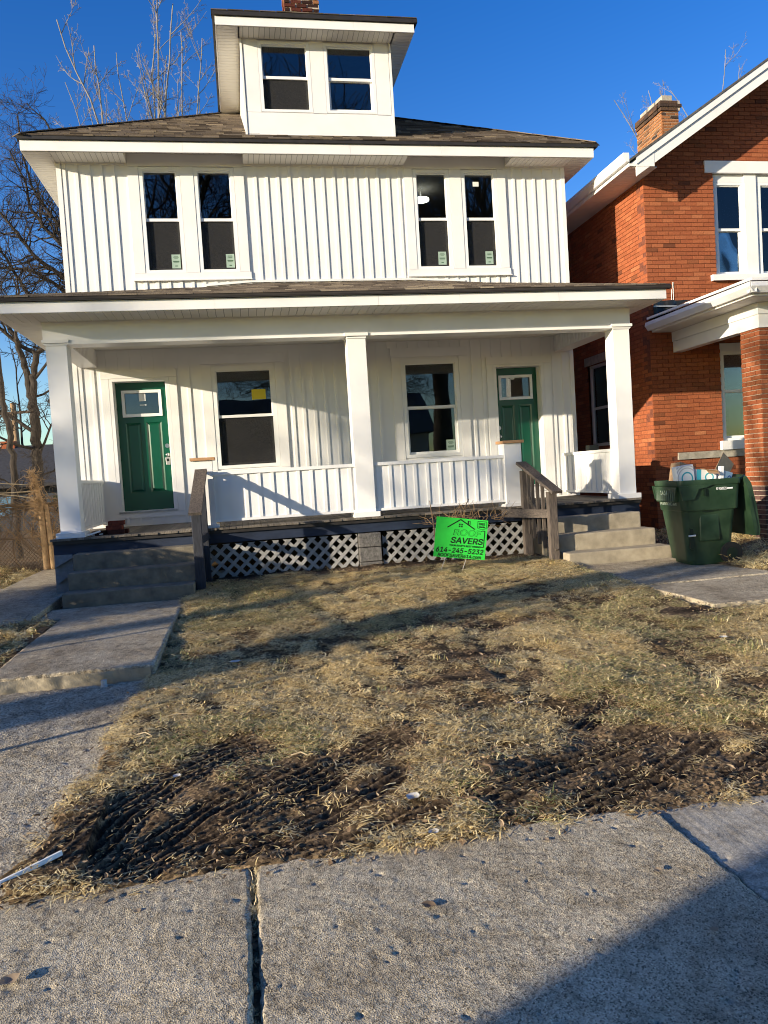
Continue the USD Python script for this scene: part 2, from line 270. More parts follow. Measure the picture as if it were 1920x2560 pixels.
# ---------------------------------------------------------------- ground
def g(x, y):
    z = np.interp(y, [-60, -1.3, 3.1, 4.5, 6.2, 8.0, 9.5, 10.6, 13, 20, 60, 400], [-0.1, 0, 0, 0.055, 0.105, 0.165, 0.205, 0.265, 0.32, 0.35, 0.6, 1.0])
    return z
def field(nx, ny, sig, seed):
    f = gaussian_filter(np.random.default_rng(seed).standard_normal((nx, ny)), sig, mode='wrap'); return f / f.std()
def sheet(xs, ys, zf, tint=None, skirt=0.0):
    X, Y = np.meshgrid(xs, ys, indexing='ij'); Z = zf(X, Y); nx, ny = X.shape
    i, j = np.meshgrid(np.arange(nx - 1), np.arange(ny - 1), indexing='ij'); b = i * ny + j
    f = np.stack([b, b + ny, b + ny + 1, b + 1], -1).reshape(-1, 4)
    v = np.stack([X, Y, Z], -1).reshape(-1, 3)
    if skirt:
        ring = np.concatenate([np.arange(nx) * ny, (nx - 1) * ny + np.arange(1, ny), (nx - 2 - np.arange(nx - 1)) * ny + ny - 1, ny - 2 - np.arange(ny - 2)])
        low = v[ring] - [0, 0, skirt]; n0 = len(v); k = np.arange(len(ring)); k2 = (k + 1) % len(ring)
        f = np.vstack([f, np.stack([ring[k], n0 + k, n0 + k2, ring[k2]], -1)]); v = np.vstack([v, low])
    t = np.full(len(v), 0.0) if tint is None else np.concatenate([tint(X, Y).ravel(), np.zeros(len(v) - nx * ny)])
    return v, f, t
def cuts(*segs): return np.unique(np.round(np.concatenate([np.arange(a, b, s) for a, b, s in segs] + [[segs[-1][1]]]), 5))
def ground_z(x, y):
    z = g(x, y) + 0.02 * np.sin(x * 1.7 + y * 0.6) * np.clip((y - 3.1), 0, 1)
    low = ((y > -40) & (y < 3.1)) | ((x > -4.2) & (x < 6.2) & (y < 11.6)) | ((x > -3.9) & (x < -2.2) & (y < 14.4))
    z = np.where(low, z - 0.10, z)
    return np.where(np.hypot(x, y) > 120, z - 1.0, z)
solo(sheet(cuts((-400, -60, 40), (-60, -12, 4), (-12, 12, 0.2), (12, 60, 4), (60, 400, 40)), cuts((-400, -60, 40), (-60, -4, 4), (-4, 16, 0.2), (16, 60, 4), (60, 400, 40)), ground_z, lambda x, y: 0.25 + 0 * x),
     'ground', 'soil', 'brown winter ground between and behind the houses', kind='structure', smooth=True)
# street with kerb, beyond the tree lawn behind the viewpoint
solo(MB().box(-80, 80, -11.0, -2.45, -0.35, -0.155), 'road', 'asphalt', 'asphalt residential street along the front walk', kind='structure')
solo(MB().box(-80, 80, -2.45, -2.27, -0.3, 0.0), 'kerb', 'step_concrete', 'concrete kerb along the street', kind='structure')
TL = (np.arange(-400, 400),)
solo(sheet(cuts((-30, -3, 0.6), (-3, 6, 0.15), (6, 30, 0.6)), cuts((-2.27, 1.28, 0.15)), lambda x, y: 0.005 + 0.012 * np.sin(3 * x) * np.cos(4 * y), lambda x, y: 0.2 + 0 * x), 'tree_lawn', 'soil', 'strip of bare turf between walk and street', kind='structure', smooth=True)

# sidewalk slabs: fine real relief, because the low sun grazes them
walk = thing('sidewalk', 'grey exposed aggregate pavement slabs in the foreground', None, (0, 2.2, 0), kind='structure')
def slab_field(xs, ys, seed, rough, pits):
    X, Y = np.meshgrid(xs, ys, indexing='ij'); h = 0.35 * rough * field(*X.shape, 2.4, seed) + 0.65 * rough * field(*X.shape, 0.9, seed + 1) + 0.0025 * field(*X.shape, 25, seed + 2)
    r = np.random.default_rng(seed + 5)
    for _ in range(pits):
        cx, cy = r.uniform(xs[0], xs[-1]), r.uniform(ys[0], ys[-1]); s = r.uniform(0.006, 0.016); asp = r.uniform(0.6, 1.6); dx = 5 * s * max(asp, 1)
        i0, i1 = np.searchsorted(xs, [cx - dx, cx + dx]); j0, j1 = np.searchsorted(ys, [cy - 4 * s, cy + 4 * s])
        if i1 > i0 and j1 > j0:
            h[i0:i1, j0:j1] -= r.uniform(0.003, 0.010) * np.exp(-((X[i0:i1, j0:j1] - cx) / (s * asp)) ** 2 - ((Y[i0:i1, j0:j1] - cy) / s) ** 2)
    return h
def slab(x0, x1, y0, y1, z, step, seed, rough, pits, name, m, parent, broom=0.0, tilt=0.0, label=None, slope=0.0, ragged=0.004):
    xs, ys = cuts((x0, x1, step)), cuts((y0, y1, step)); h = slab_field(xs, ys, seed, rough, pits)
    X, Y = np.meshgrid(xs, ys, indexing='ij')
    if broom: h = h + broom * (field(len(xs), len(ys), (0.7, 30), seed + 9) if broom > 0 else 0)
    e = np.minimum.reduce([X - x0, x1 - X, Y - y0, y1 - Y]); rr = 0.012 + 0.006 * field(*X.shape, 4, seed + 3)
    h = h - 0.010 * np.clip(1 - e / np.maximum(rr, 0.004), 0, 1) ** 2
    v, f, t = sheet(xs, ys, lambda X, Y: z + h + tilt * (X - x0) + slope * (Y - y0), skirt=0.14)
    v[:, 0] += ragged * np.sin(v[:, 1] * 23 + 2 * np.sin(v[:, 1] * 61)) * 0.6; v[:, 1] += ragged * np.sin(v[:, 0] * 19 + 2 * np.sin(v[:, 0] * 47))
    return part((v, f, t), name, m, parent, label, smooth=True)
slab(-1.82, -0.080, 1.3, 3.12, 0.004, 0.0075, 11, 0.0011, 70, 'slab', 'aggregate', walk)
slab(-0.057, 1.672, 1.3, 3.12, 0.0, 0.0075, 12, 0.0011, 95, 'slab', 'aggregate', walk, tilt=0.0025)
slab(1.680, 3.43, 1.3, 3.10, -0.007, 0.010, 13, 0.00035, 6, 'slab', 'broom_concrete', walk, broom=0.0006, label='smoother pale slab with brushed lines')
for x0 in (-3.57, 3.445, 5.2): slab(x0, x0 + 1.735, 1.3, 3.11, 0.0, 0.03, 14, 0.0008, 4, 'slab', 'aggregate', walk)
part(MB().box(-0.09, -0.05, 1.3, 3.1, -0.12, -0.026), 'joint_soil', 'soil', walk)

# the lower path at the left, the two front walks
lower = thing('lower_path', 'worn rough aggregate path running from the pavement at the left edge', None, (-1.9, 4.6, 0), kind='structure')
slab(-3.3, -0.80, 3.125, 6.10, 0.006, 0.014, 21, 0.0022, 60, 'slab', 'aggregate_old', lower, slope=0.028, ragged=0.012)
wl = thing('front_walk', 'concrete walk leading up to the left steps', None, (-1.4, 7.8, 0.15), kind='structure')
slab(-2.02, -0.775, 6.16, 8.80, 0.185, 0.018, 31, 0.0016, 40, 'slab', 'walk_concrete', wl, slope=0.012, ragged=0.007)
slab(-2.30, -0.76, 8.82, 9.50, 0.216, 0.02, 32, 0.0013, 12, 'slab', 'walk_concrete', wl, slope=0.01)
slab(-3.45, -2.32, 8.60, 11.3, 0.200, 0.03, 33, 0.0014, 12, 'slab', 'walk_concrete', wl, slope=0.03)
slab(-3.42, -2.50, 11.32, 15.0, 0.283, 0.05, 34, 0.001, 4, 'slab', 'walk_concrete', wl, slope=0.01)
wr = thing('front_walk', 'concrete walk leading past the green bin to the right steps', None, (4.8, 7.9, 0.15), kind='structure')
slab(4.15, 5.72, 6.38, 7.655, 0.180, 0.012, 41, 0.0012, 14, 'slab', 'walk_concrete', wr, ragged=0.007)
slab(4.13, 5.80, 7.665, 9.52, 0.182, 0.012, 42, 0.0012, 14, 'slab', 'walk_concrete', wr)
# broken front faces of the raised walks
def rough_face(x0, x1, y, z0, z1, seed):
    xs, zs = cuts((x0, x1, 0.018)), cuts((z0, z1, 0.018)); h = 0.012 * field(len(xs), len(zs), 2, seed) + 0.02 * field(len(xs), len(zs), 8, seed + 1)
    v, f, t = sheet(xs, zs, lambda X, Z: -.55 * np.abs(h)); return np.stack([v[:, 0], y - .010 + v[:, 2], v[:, 1]], 1), f[:, ::-1], t
part(rough_face(-2.10, -0.80, 6.14, 0.03, 0.178, 51), 'broken_edge', 'step_concrete', wl, smooth=True)
part(rough_face(4.16, 5.72, 6.36, 0.03, 0.172, 52), 'broken_edge', 'step_concrete', wr, smooth=True)

# lawn: real ruts of tyre tread in the mud near the pavement
TR = [([(-0.88, 3.26), (-0.82, 3.45), (-0.70, 3.76), (-0.45, 4.08), (-0.18, 4.36), (0.12, 4.52)], 0.19), ([(-0.62, 3.16), (-0.30, 3.43), (0.05, 3.70), (0.50, 4.02), (0.95, 4.30)], 0.165),
      ([(0.92, 3.27), (1.45, 3.57), (1.95, 3.80), (2.35, 3.93)], 0.14), ([(1.30, 3.13), (1.90, 3.42), (2.5, 3.78)], 0.15), ([(1.72, 4.02), (2.28, 4.52)], 0.10), ([(2.1, 3.2), (2.9, 3.62)], 0.11), ([(-0.72, 3.15), (-0.55, 3.40), (-0.25, 3.72), (0.10, 3.98), (0.40, 4.15)], 0.10), ([(-0.35, 3.10), (0.10, 3.34), (0.50, 3.62), (0.85, 3.85)], 0.12), ([(0.0, 3.14), (0.5, 3.25), (1.0, 3.42)], 0.08)]
def tracks(X, Y):
    """height of the tread and how muddy it is, ridge tops painted lit, grooves shaded"""
    dz, mud, rut = np.zeros_like(X), np.zeros_like(X), np.zeros_like(X)
    for k, (pl, w) in enumerate(TR):
        P = np.array(pl); L = 0.0; best = np.full(X.shape, 9.0); bu = np.zeros_like(X); bs = np.zeros_like(X)
        for a, b in zip(P[:-1], P[1:]):
            d = b - a; n = np.linalg.norm(d); d = d / n; s = np.clip((X - a[0]) * d[0] + (Y - a[1]) * d[1], 0, n)
            rx, ry = X - a[0] - d[0] * s, Y - a[1] - d[1] * s; dist = np.hypot(rx, ry); q = dist < best
            best = np.where(q, dist, best); bu = np.where(q, d[0] * ry - d[1] * rx, bu); bs = np.where(q, L + s, bs); L += n
        wob = 0.45 + 0.55 * (0.5 + 0.5 * np.sin(bs * 5.0 + k * 2)) ** 0.6
        m = np.clip((w * (1.0 + 0.5 * (meshkit.noise(np.stack([X * 9, Y * 9, 0 * X], -1), 8) - 0.4)) - best) / (0.45 * w), 0, 1) * np.clip(bs / 0.1, 0, 1) * np.clip((L - bs) / 0.25, 0, 1)
        row = np.floor(bu / 0.060); fr_ = bu / 0.060 - row; ridge = np.exp(-((fr_ - 0.5) / 0.19) ** 2)
        cross = np.exp(-((((bs / 0.080 + row * 0.41 + 0.3 * np.sin(row * 5.1)) % 1.0) - 0.5) / 0.11) ** 2) * 0.42
        brk = np.clip(0.6 + 0.8 * meshkit.noise(np.stack([bu * 16, bs * 7, 0 * bs + k], -1), 3), 0, 1)
        dz += m * wob * (-0.028 + 0.030 * brk * np.maximum(ridge, cross))
        mud = np.maximum(mud, m * (0.75 + 0.25 * wob) * (1 - 0.62 * brk * np.maximum(ridge, cross))); rut = np.maximum(rut, m)  # wet grooves plus painted contrast: ridges lightened as if catching the sun
    return dz, mud, rut
def near_mud(X, Y):
    n = meshkit.fbm(np.stack([X * 1.6, Y * 2.2, 0 * X], -1), 4, 5)
    left = np.clip(1.15 - np.hypot((X + 0.32 - 0.75 * (Y - 3.6)) / 1.35, (Y - 3.45) / 0.85), 0, 1); right = np.clip(1.1 - np.hypot((X - 1.9) / 1.0, (Y - 3.5) / 0.55), 0, 1)
    return np.clip(np.maximum(np.clip((n - 0.50) * 5, 0, .7) * np.clip((4.6 - Y) / 1.0, 0, 1), np.maximum(left, right) * np.clip((n - .30) * 5, 0, 1) * 0.9), 0, 1)
LX, LY = cuts((-1.12, 3.1, 0.0105), (3.1, 6.2, 0.04)), cuts((2.98, 4.7, 0.0105), (4.7, 10.75, 0.028))
lnoise = field(len(LX), len(LY), 5, 61), field(len(LX), len(LY), 1.6, 62), field(len(LX), len(LY), 18, 63)
LXX, LYY = np.meshgrid(LX, LY, indexing='ij'); tdz, tmud_shade, rut = tracks(LXX, LYY); tdz *= np.clip((LXX + 0.99 - 0.02 * (LYY - 3)) / 0.06, 0, 1)
LM = np.where(rut > .5, tmud_shade, np.maximum(tmud_shade, 0.75 * near_mud(LXX, LYY)))
for (cx, cy, sx, sy) in ((2.05, 6.55, 0.42, 0.12), (1.62, 5.55, 0.3, 0.10), (2.9, 8.2, 0.2, 0.1), (3.9, 6.3, 0.35, 0.2), (1.3, 5.0, 0.4, 0.1), (2.6, 10.4, 2.2, 0.28), (0.3, 10.5, 1.5, 0.22)):
    LM = np.maximum(LM, np.exp(-((LXX - cx) / sx) ** 2 - ((LYY - cy) / sy) ** 2))
def lawn_edge(y): return np.interp(y, [2.9, 3.37, 3.83, 4.29, 4.97, 5.74, 6.15, 6.2, 8.98, 10.8], [-1.05, -1.02, -0.96, -0.90, -0.85, -0.78, -0.74, -0.76, -0.74, -0.72])
def lawn_z(x, y):
    mound = 0.035 * np.exp(-((x - 1.8) / 2.0) ** 2) * np.clip((y - 3.2) / 1.5, 0, 1) + 0.05 * np.exp(-((x - 2.6) / 0.9) ** 2 - ((y - 8.6) / 1.0) ** 2) - 0.03 * np.exp(-((x - 2.05) / 0.5) ** 2 - ((y - 6.5) / 0.2) ** 2)
    return g(x, y) + 0.016 + mound
edge = np.clip((LXX - lawn_edge(LYY) - 0.03 * lnoise[0]) / 0.10, -1, 1)
right_walk = np.minimum.reduce([(LXX - 4.10 - 0.03 * lnoise[0]) / 0.08, (5.85 - LXX) / 0.1, (LYY - 6.30) / 0.06])
front = np.clip((LYY - 3.09 - 0.02 * lnoise[2] - 0.01 * lnoise[0]) / 0.05, -1, 1)
lz = lawn_z(LXX, LYY) + np.where(rut > .3, 0.003, 0.008) * lnoise[0] + np.where(rut > .3, 0.0012, 0.0026) * lnoise[1] + 0.012 * lnoise[2] + tdz
lz = np.where(edge < 0, lz - 0.10 * -edge, lz - 0.012 * (1 - edge)); lz = np.where(front < 0, lz - 0.08 * -front, lz - 0.01 * (1 - front)); lz = np.where(right_walk > 0, lz - 0.16 * np.clip(right_walk, 0, 1), lz)
lz = np.where((LXX < -.76) & (LYY > 3.14) & (LYY < 6.1) & (edge > .15), np.maximum(lz, .030 + .028 * (LYY - 3.125) + .25 * tdz), lz)
lv, lf, lt = sheet(LX, LY, lambda X, Y: lz, lambda X, Y: LM)
solo((lv, lf, lt), 'lawn', 'soil', 'patchy straw coloured front lawn with muddy tyre ruts', kind='structure', smooth=True)
LMB = gaussian_filter(np.maximum(LM, rut), 4)
def lawn_mud(x, y):
    i = np.clip(np.searchsorted(LX, x), 1, len(LX) - 1); j = np.clip(np.searchsorted(LY, y), 1, len(LY) - 1); return LMB[i, j]
def lawn_height(x, y):
    i = np.clip(np.searchsorted(LX, x), 1, len(LX) - 1); j = np.clip(np.searchsorted(LY, y), 1, len(LY) - 1); return lz[i, j], LM[i, j]

# ---------------------------------------------------------------- the white house
HX0, HX1, YW, YB = -2.468, 5.765, 12.686, 21.5
PX = dict(l=-2.358, c=1.527, r=5.430); PW, YP = 0.254, 10.537
FLOOR, ZS, ZUS = 0.972, 3.750, 6.598
house = thing('white_house', 'two storey white board and batten duplex with green doors and full width porch', 'house', (1.65, YW, 0.3))
DOORS = [(-1.897, -1.093, 1.203, 3.262), (4.355, 5.159, 1.203, 3.262)]
LOW = [(-0.382, 0.620, 1.784, 3.420), (2.705, 3.702, 1.784, 3.420)]
UPP = [(-1.265, -0.643, 4.904, 6.535), (-0.432, 0.190, 4.904, 6.535), (3.099, 3.721, 4.904, 6.535), (3.927, 4.549, 4.904, 6.535)]
face = rect(HX0, HX1, 0.93, 6.75)
for x0, x1, z0, z1 in DOORS + LOW + UPP: face = face.difference(rect(x0 + 0.002, x1 - 0.002, z0 + 0.002, z1 - 0.002))
fw = part(prism(face, YW, YW + 0.20), 'front_wall', 'white_vinyl', house)
for nm, b in (('side_wall', (HX0, HX0 + 0.2, YW + 0.2, YB, 0.3, 6.6)), ('side_wall', (HX1 - 0.2, HX1, YW + 0.2, YB, 0.3, 6.6)), ('rear_wall', (HX0, HX1, YB, YB + 0.2, 0.3, 6.6))):
    part(MB().box(*b), nm, 'white_vinyl', house)
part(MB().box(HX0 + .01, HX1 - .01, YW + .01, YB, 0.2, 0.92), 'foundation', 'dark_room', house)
for nm, b in (('room_floor', (HX0 + .2, HX1 - .2, YW + .2, YB, 1.0, 1.05)), ('room_ceiling', (HX0 + .2, HX1 - .2, YW + .2, YB, 3.85, 4.35)), ('upper_ceiling', (HX0 + .2, HX1 - .2, YW + .2, YB, 6.62, 6.7)), ('partition', (HX0 + .2, HX1 - .2, 16.6, 16.7, 1.05, 3.85)), ('partition', (HX0 + .2, HX1 - .2, 16.6, 16.7, 4.35, 6.62)), ('party_wall', (1.6, 1.72, YW + .2, 16.6, 1.05, 3.85)), ('party_wall', (1.6, 1.72, YW + .2, 16.6, 4.35, 6.62))):
    part(MB().box(*b), nm, 'plaster', house)
# corner boards
for x in (HX0 - 0.004, HX1 - 0.066):
    part(MB().box(x, x + 0.07, YW - 0.022, YW, 4.45, ZUS - 0.004), 'corner_board', 'white_trim', house)
    part(MB().box(x, x + 0.07, YW - 0.022, YW, 0.97, ZS - 0.004), 'corner_board', 'white_trim', house)

def wall_line(x): return np.interp(x, [-2.6, -0.2, 0.35, 3.0, 4.1, 5.9], [4.60, 4.665, 4.715, 4.712, 4.66, 4.605])
# trims (x0, x1, z0, z1) proud of the wall
BAYS = [(-1.43, 0.345), (2.95, 4.70)]
TRIM = []
for (a, b), ws in zip(BAYS, (UPP[:2], UPP[2:])):
    for (x0, x1) in ((a, ws[0][0] - 0.004), (ws[0][1] + 0.004, ws[1][0] - 0.004), (ws[1][1] + 0.004, b)): TRIM.append((x0, x1, 4.904, 6.541))
    TRIM += [(a, b, 6.544, 6.745), (a - 0.01, b + 0.02, 4.795, 4.901)]
for (x0, x1, z0, z1) in LOW: TRIM += [(x0 - 0.155, x0 - 0.003, z0 - 0.02, 3.457), (x1 + 0.003, x1 + 0.155, z0 - 0.02, 3.457), (x0 - 0.165, x1 + 0.165, 3.460, 3.612), (x0 - 0.155, x1 + 0.155, z0 - 0.13, z0 - 0.023)]
for (x0, x1, z0, z1) in DOORS: TRIM += [(x0 - 0.168, x0 - 0.055, z0 - 0.03, 3.283), (x1 + 0.055, x1 + 0.168, z0 - 0.03, 3.283), (x0 - 0.175, x1 + 0.175, 3.286, 3.410), (x0 - 0.2, x1 + 0.19, z0 - 0.11, z0 - 0.033)]
for k, (x0, x1, z0, z1) in enumerate(TRIM): part(MB().box(x0, x1, YW - 0.026, YW, z0, z1), 'trim_board', 'white_trim', house)
for (a, b, c, d) in ((-1.45, 0.37, 4.778, 4.795), (2.93, 4.73, 4.778, 4.795)): part(MB().box(a, b, YW - 0.055, YW, c, d), 'sill_lip', 'white_trim', house)
# battens on the front wall
def battens(z_lo, z_hi, xs, blockers, w=0.046, d=0.015, y=YW, parent=fw):
    for x in xs:
        segs = [(z_lo(x) if callable(z_lo) else z_lo, z_hi)]
        for (a, b, c, e) in blockers:
            if x + w > a - 0.02 and x < b + 0.02:
                segs = [s for lo, hi in segs for s in (((lo, min(hi, c - 0.003)), (max(lo, e + 0.003), hi)) if not (hi < c or lo > e) else ((lo, hi),)) if s[1] - s[0] > 0.03]
        for lo, hi in segs: part(MB().box(x, x + w, y - d, y, lo, hi), 'batten', 'white_vinyl', parent)
BX = np.arange(HX0 + 0.085, HX1 - 0.09, 0.1803)
OPEN = [(a, b, 4.80, 6.75) for a, b in BAYS] + [(x0 - .15, x1 + .15, z0 - .1, z1 + .1) for x0, x1, z0, z1 in LOW] + [(x0 - .16, x1 + .16, z0 - .1, z1 + .1) for x0, x1, z0, z1 in DOORS]
battens(lambda x: float(wall_line(x)) - 0.06, ZUS - 0.005, BX, TRIM[:10] + OPEN[:2])
battens(1.0, ZS - 0.01, BX, TRIM[10:] + OPEN[2:])
# J channels: head of the siding, white flashing over the porch roof
for (a, b) in ((HX0 + .07, BAYS[0][0] - .003), (BAYS[0][1] + .003, BAYS[1][0] - .003), (BAYS[1][1] + .003, HX1 - .07)):
    part(MB().box(a, b, YW - 0.019, YW, ZUS - 0.035, ZUS - 0.006), 'head_channel', 'white_vinyl', house)
part(prism(sg.Polygon([(-0.35, 4.685), (0.36, 4.735), (3.0, 4.73), (3.9, 4.69), (3.9, 4.72), (3.02, 4.765), (0.34, 4.77), (-0.35, 4.72)]), YW - 0.03, YW), 'flashing', 'white_trim', house)

def dh_window(x0, x1, z0, z1, y, parent, mid=None, screen=True, name='window', fm='window_vinyl', fr=0.058, label=None):
    """double hung window: frame, two sashes with their panes, insect screen"""
    w = node(name, parent, label); zm = mid if mid else (z0 + z1) / 2 + 0.01
    part(prism(rect(x0, x1, z0, z1).difference(rect(x0 + fr, x1 - fr, z0 + fr * .8, z1 - fr)), y - 0.020, y + 0.07), 'frame', fm, w)
    a, b = x0 + fr, x1 - fr; s = 0.036
    part(prism(rect(a, b, zm - 0.022, z1 - fr).difference(rect(a + 0.018, b - 0.018, zm + 0.022, z1 - fr - 0.02)), y + 0.005, y + 0.034), 'upper_sash', fm, w)
    part(prism(rect(a, b, z0 + fr * .8, zm + 0.018).difference(rect(a + s, b - s, z0 + fr * .8 + 0.042, zm - 0.030)), y + 0.037, y + 0.066), 'lower_sash', fm, w)
    part(MB().box(a + 0.016, b - 0.016, y + 0.018, y + 0.022, zm + 0.02, z1 - fr - 0.018), 'pane', 'glass', w)
    part(MB().box(a + s - .002, b - s + .002, y + 0.050, y + 0.054, z0 + fr * .8 + 0.04, zm - 0.028), 'pane', 'glass', w)
    if screen: part(MB().box(a + 0.004, b - 0.004, y + 0.030, y + 0.032, z0 + fr * .8 + 0.004, zm - 0.024), 'insect_screen', 'insect_screen', w)
    return w
def sticker(w, x0, x1, z0, z1, y, m, label, lines=True):
    p = part(MB().box(x0, x1, y - 0.003, y - 0.001, z0, z1), 'sticker', m, w, label)
    if lines:
        b = MB(); W, Hh = x1 - x0, z1 - z0
        for (u0, u1, v) in ((.25, .75, .84), (.18, .82, .76), (.3, .7, .70), (.15, .85, .48), (.2, .8, .42), (.35, .65, .14)): b.box(x0 + u0 * W, x0 + u1 * W, y - 0.0045, y - 0.0032, z0 + v * Hh, z0 + (v + (.055 if v in (.48, .14) else .025)) * Hh)
        part(b, 'print', 'ink_darkgreen', p)
ups = [dh_window(*w, YW, house, mid=5.73) for w in UPP]
for w, (a, b) in zip(ups, ((-0.860, -0.727), (-0.018, 0.112), (3.474, 3.612), (4.300, 4.434))): sticker(w, a, b, 4.985, 5.20, YW + 0.0295, 'paper_green', 'pale green paper label on the lower glass')
sticker(ups[3], 4.139, 4.241, 6.273, 6.349, YW + 0.0175, 'paper_white', 'small white square paper on the upper glass', False)
lows = [dh_window(*LOW[0], YW, house, mid=2.62, fr=0.066), dh_window(*LOW[1], YW, house, mid=2.62, screen=False, fr=0.066)]
sticker(lows[0], 0.235, 0.458, 2.876, 3.038, YW + 0.0175, 'paper_yellow', 'yellow notice taped inside the upper glass', False)
sticker(lows[1], 3.432, 3.585, 1.835, 2.06, YW + 0.0495, 'paper_green', 'pale paper label on the lower glass')
lampx = part(trimesh.creation.cylinder(0.15, 0.03, sections=24, transform=trimesh.transformations.translation_matrix((3.50, 13.78, 6.43))), 'ceiling_lamp', 'lamp_glow', house, 'lit round ceiling lamp seen through the upper window')
part(MB().tube([(3.50, 13.78, 6.44), (3.50, 13.78, 6.62)], 0.012), 'lamp_stem', 'white_trim', house)

def front_door(x0, x1, z0, z1, hand, label):
    y = YW + 0.165; d = node('door', house, label); W = x1 - x0
    part(prism(rect(x0 - 0.053, x1 + 0.053, z0 - 0.03, z1 + 0.02).difference(rect(x0, x1, z0, z1 - 0.022)), YW - 0.024, YW - 0.001), 'casing', 'white_trim', d)
    for a, b in ((x0 - 0.0, x0 + 0.012), (x1 - 0.012, x1 + 0.0)): part(MB().box(a, b, YW, y + 0.05, z0, z1), 'jamb', 'white_trim', d)
    part(MB().box(x0 + 0.012, x1 - 0.012, YW, y + 0.05, z1 - 0.022, z1), 'jamb', 'white_trim', d)
    part(MB().box(x0 - 0.04, x1 + 0.04, YW - 0.045, y + 0.05, z0 - 0.028, z0 - 0.002), 'threshold', 'galvanised', d)
    a, b = x0 + 0.014, x1 - 0.014; zt = z1 - 0.024
    gx0, gx1, gz0, gz1 = x0 + 0.125, x1 - 0.125, z0 + 1.52, z0 + 1.885
    pan = [(x0 + 0.125, x0 + 0.36, z0 + 0.29, z0 + 1.40), (x1 - 0.36, x1 - 0.125, z0 + 0.29, z0 + 1.40)]
    leaf = rect(a, b, z0, zt).difference(rect(gx0, gx1, gz0, gz1))
    for q in pan: leaf = leaf.difference(rect(*q))
    part(prism(leaf, y, y + 0.042), 'leaf', 'door_green', d)
    for q in pan:
        m = MB(); ax0, ax1, az0, az1 = q; i = 0.022
        o = np.array([(ax0, az0), (ax1, az0), (ax1, az1), (ax0, az1)]); n = np.array([(ax0 + i, az0 + i), (ax1 - i, az0 + i), (ax1 - i, az1 - i), (ax0 + i, az1 - i)]); n2 = np.array([(ax0 + 2.2 * i, az0 + 2.2 * i), (ax1 - 2.2 * i, az0 + 2.2 * i), (ax1 - 2.2 * i, az1 - 2.2 * i), (ax0 + 2.2 * i, az1 - 2.2 * i)])
        v = [(p_[0], y, p_[1]) for p_ in o] + [(p_[0], y + 0.016, p_[1]) for p_ in n] + [(p_[0], y + 0.004, p_[1]) for p_ in n2]
        fs = [[k, (k + 1) % 4, 4 + (k + 1) % 4, 4 + k] for k in range(4)] + [[4 + k, 4 + (k + 1) % 4, 8 + (k + 1) % 4, 8 + k] for k in range(4)] + [[8, 9, 10, 11]]
        m.add(v, fs); part(m, 'panel', 'door_green', d)
    part(prism(rect(gx0 - 0.028, gx1 + 0.028, gz0 - 0.028, gz1 + 0.028).difference(rect(gx0 + 0.018, gx1 - 0.018, gz0 + 0.018, gz1 - 0.018)), y - 0.018, y - 0.001), 'glass_frame', 'window_vinyl', d)
    part(MB().box(gx0, gx1, y + 0.018, y + 0.022, gz0, gz1), 'pane', 'glass', d)
    kx = (x1 - 0.062) if hand == 'r' else (x0 + 0.062)
    def disc(z, r, t0, t1, nm):
        c = trimesh.creation.cylinder(r, t1 - t0, sections=20); c.apply_transform(trimesh.transformations.rotation_matrix(math.pi / 2, [1, 0, 0])); c.apply_translation((kx, y - (t0 + t1) / 2, z)); part(c, nm, 'steel', d, smooth=40)
    disc(z0 + 1.01, 0.034, 0, 0.022, 'deadbolt'); disc(z0 + 0.865, 0.033, 0, 0.012, 'rosette')
    s = trimesh.creation.icosphere(2, 0.03); s.apply_translation((kx, y - 0.055, z0 + 0.865)); part(s, 'knob', 'steel', d, smooth=True)
    return d, kx, y, (gx0, gx1, gz0, gz1)
d1, kx, dy, gl = front_door(*DOORS[0], 'r', 'left green front door with lock box on the knob')
lb = part(rbox(kx - 0.034, kx + 0.034, dy - 0.075, dy - 0.035, 1.905, 2.03, 0.008), 'lock_box', 'galvanised', d1, smooth=30)
part(MB().box(kx - 0.02, kx + 0.02, dy - 0.0775, dy - 0.0755, 1.965, 2.005), 'dial', 'ink_black', d1)
sticker(d1, gl[0] + 0.235, gl[0] + 0.335, gl[2] + 0.22, gl[3] - 0.012, dy + 0.0165, 'paper_white', 'white paper stuck in the door glass', False)
sticker(d1, gl[0] + 0.24, gl[0] + 0.34, gl[2] + 0.15, gl[2] + 0.165, dy + 0.0165, 'paper_white', None, False)
d2, kx2, dy2, gl2 = front_door(*DOORS[1], 'l', 'right green front door behind the wooden handrail')
sticker(d2, gl2[0] + 0.19, gl2[0] + 0.27, gl2[3] - 0.045, gl2[3] - 0.012, dy2 + 0.0165, 'paper_white', None, False)
sticker(d2, gl2[0] + 0.03, gl2[0] + 0.10, gl2[2] + 0.03, gl2[3] - 0.03, dy2 + 0.06, 'old_paper', None, False)

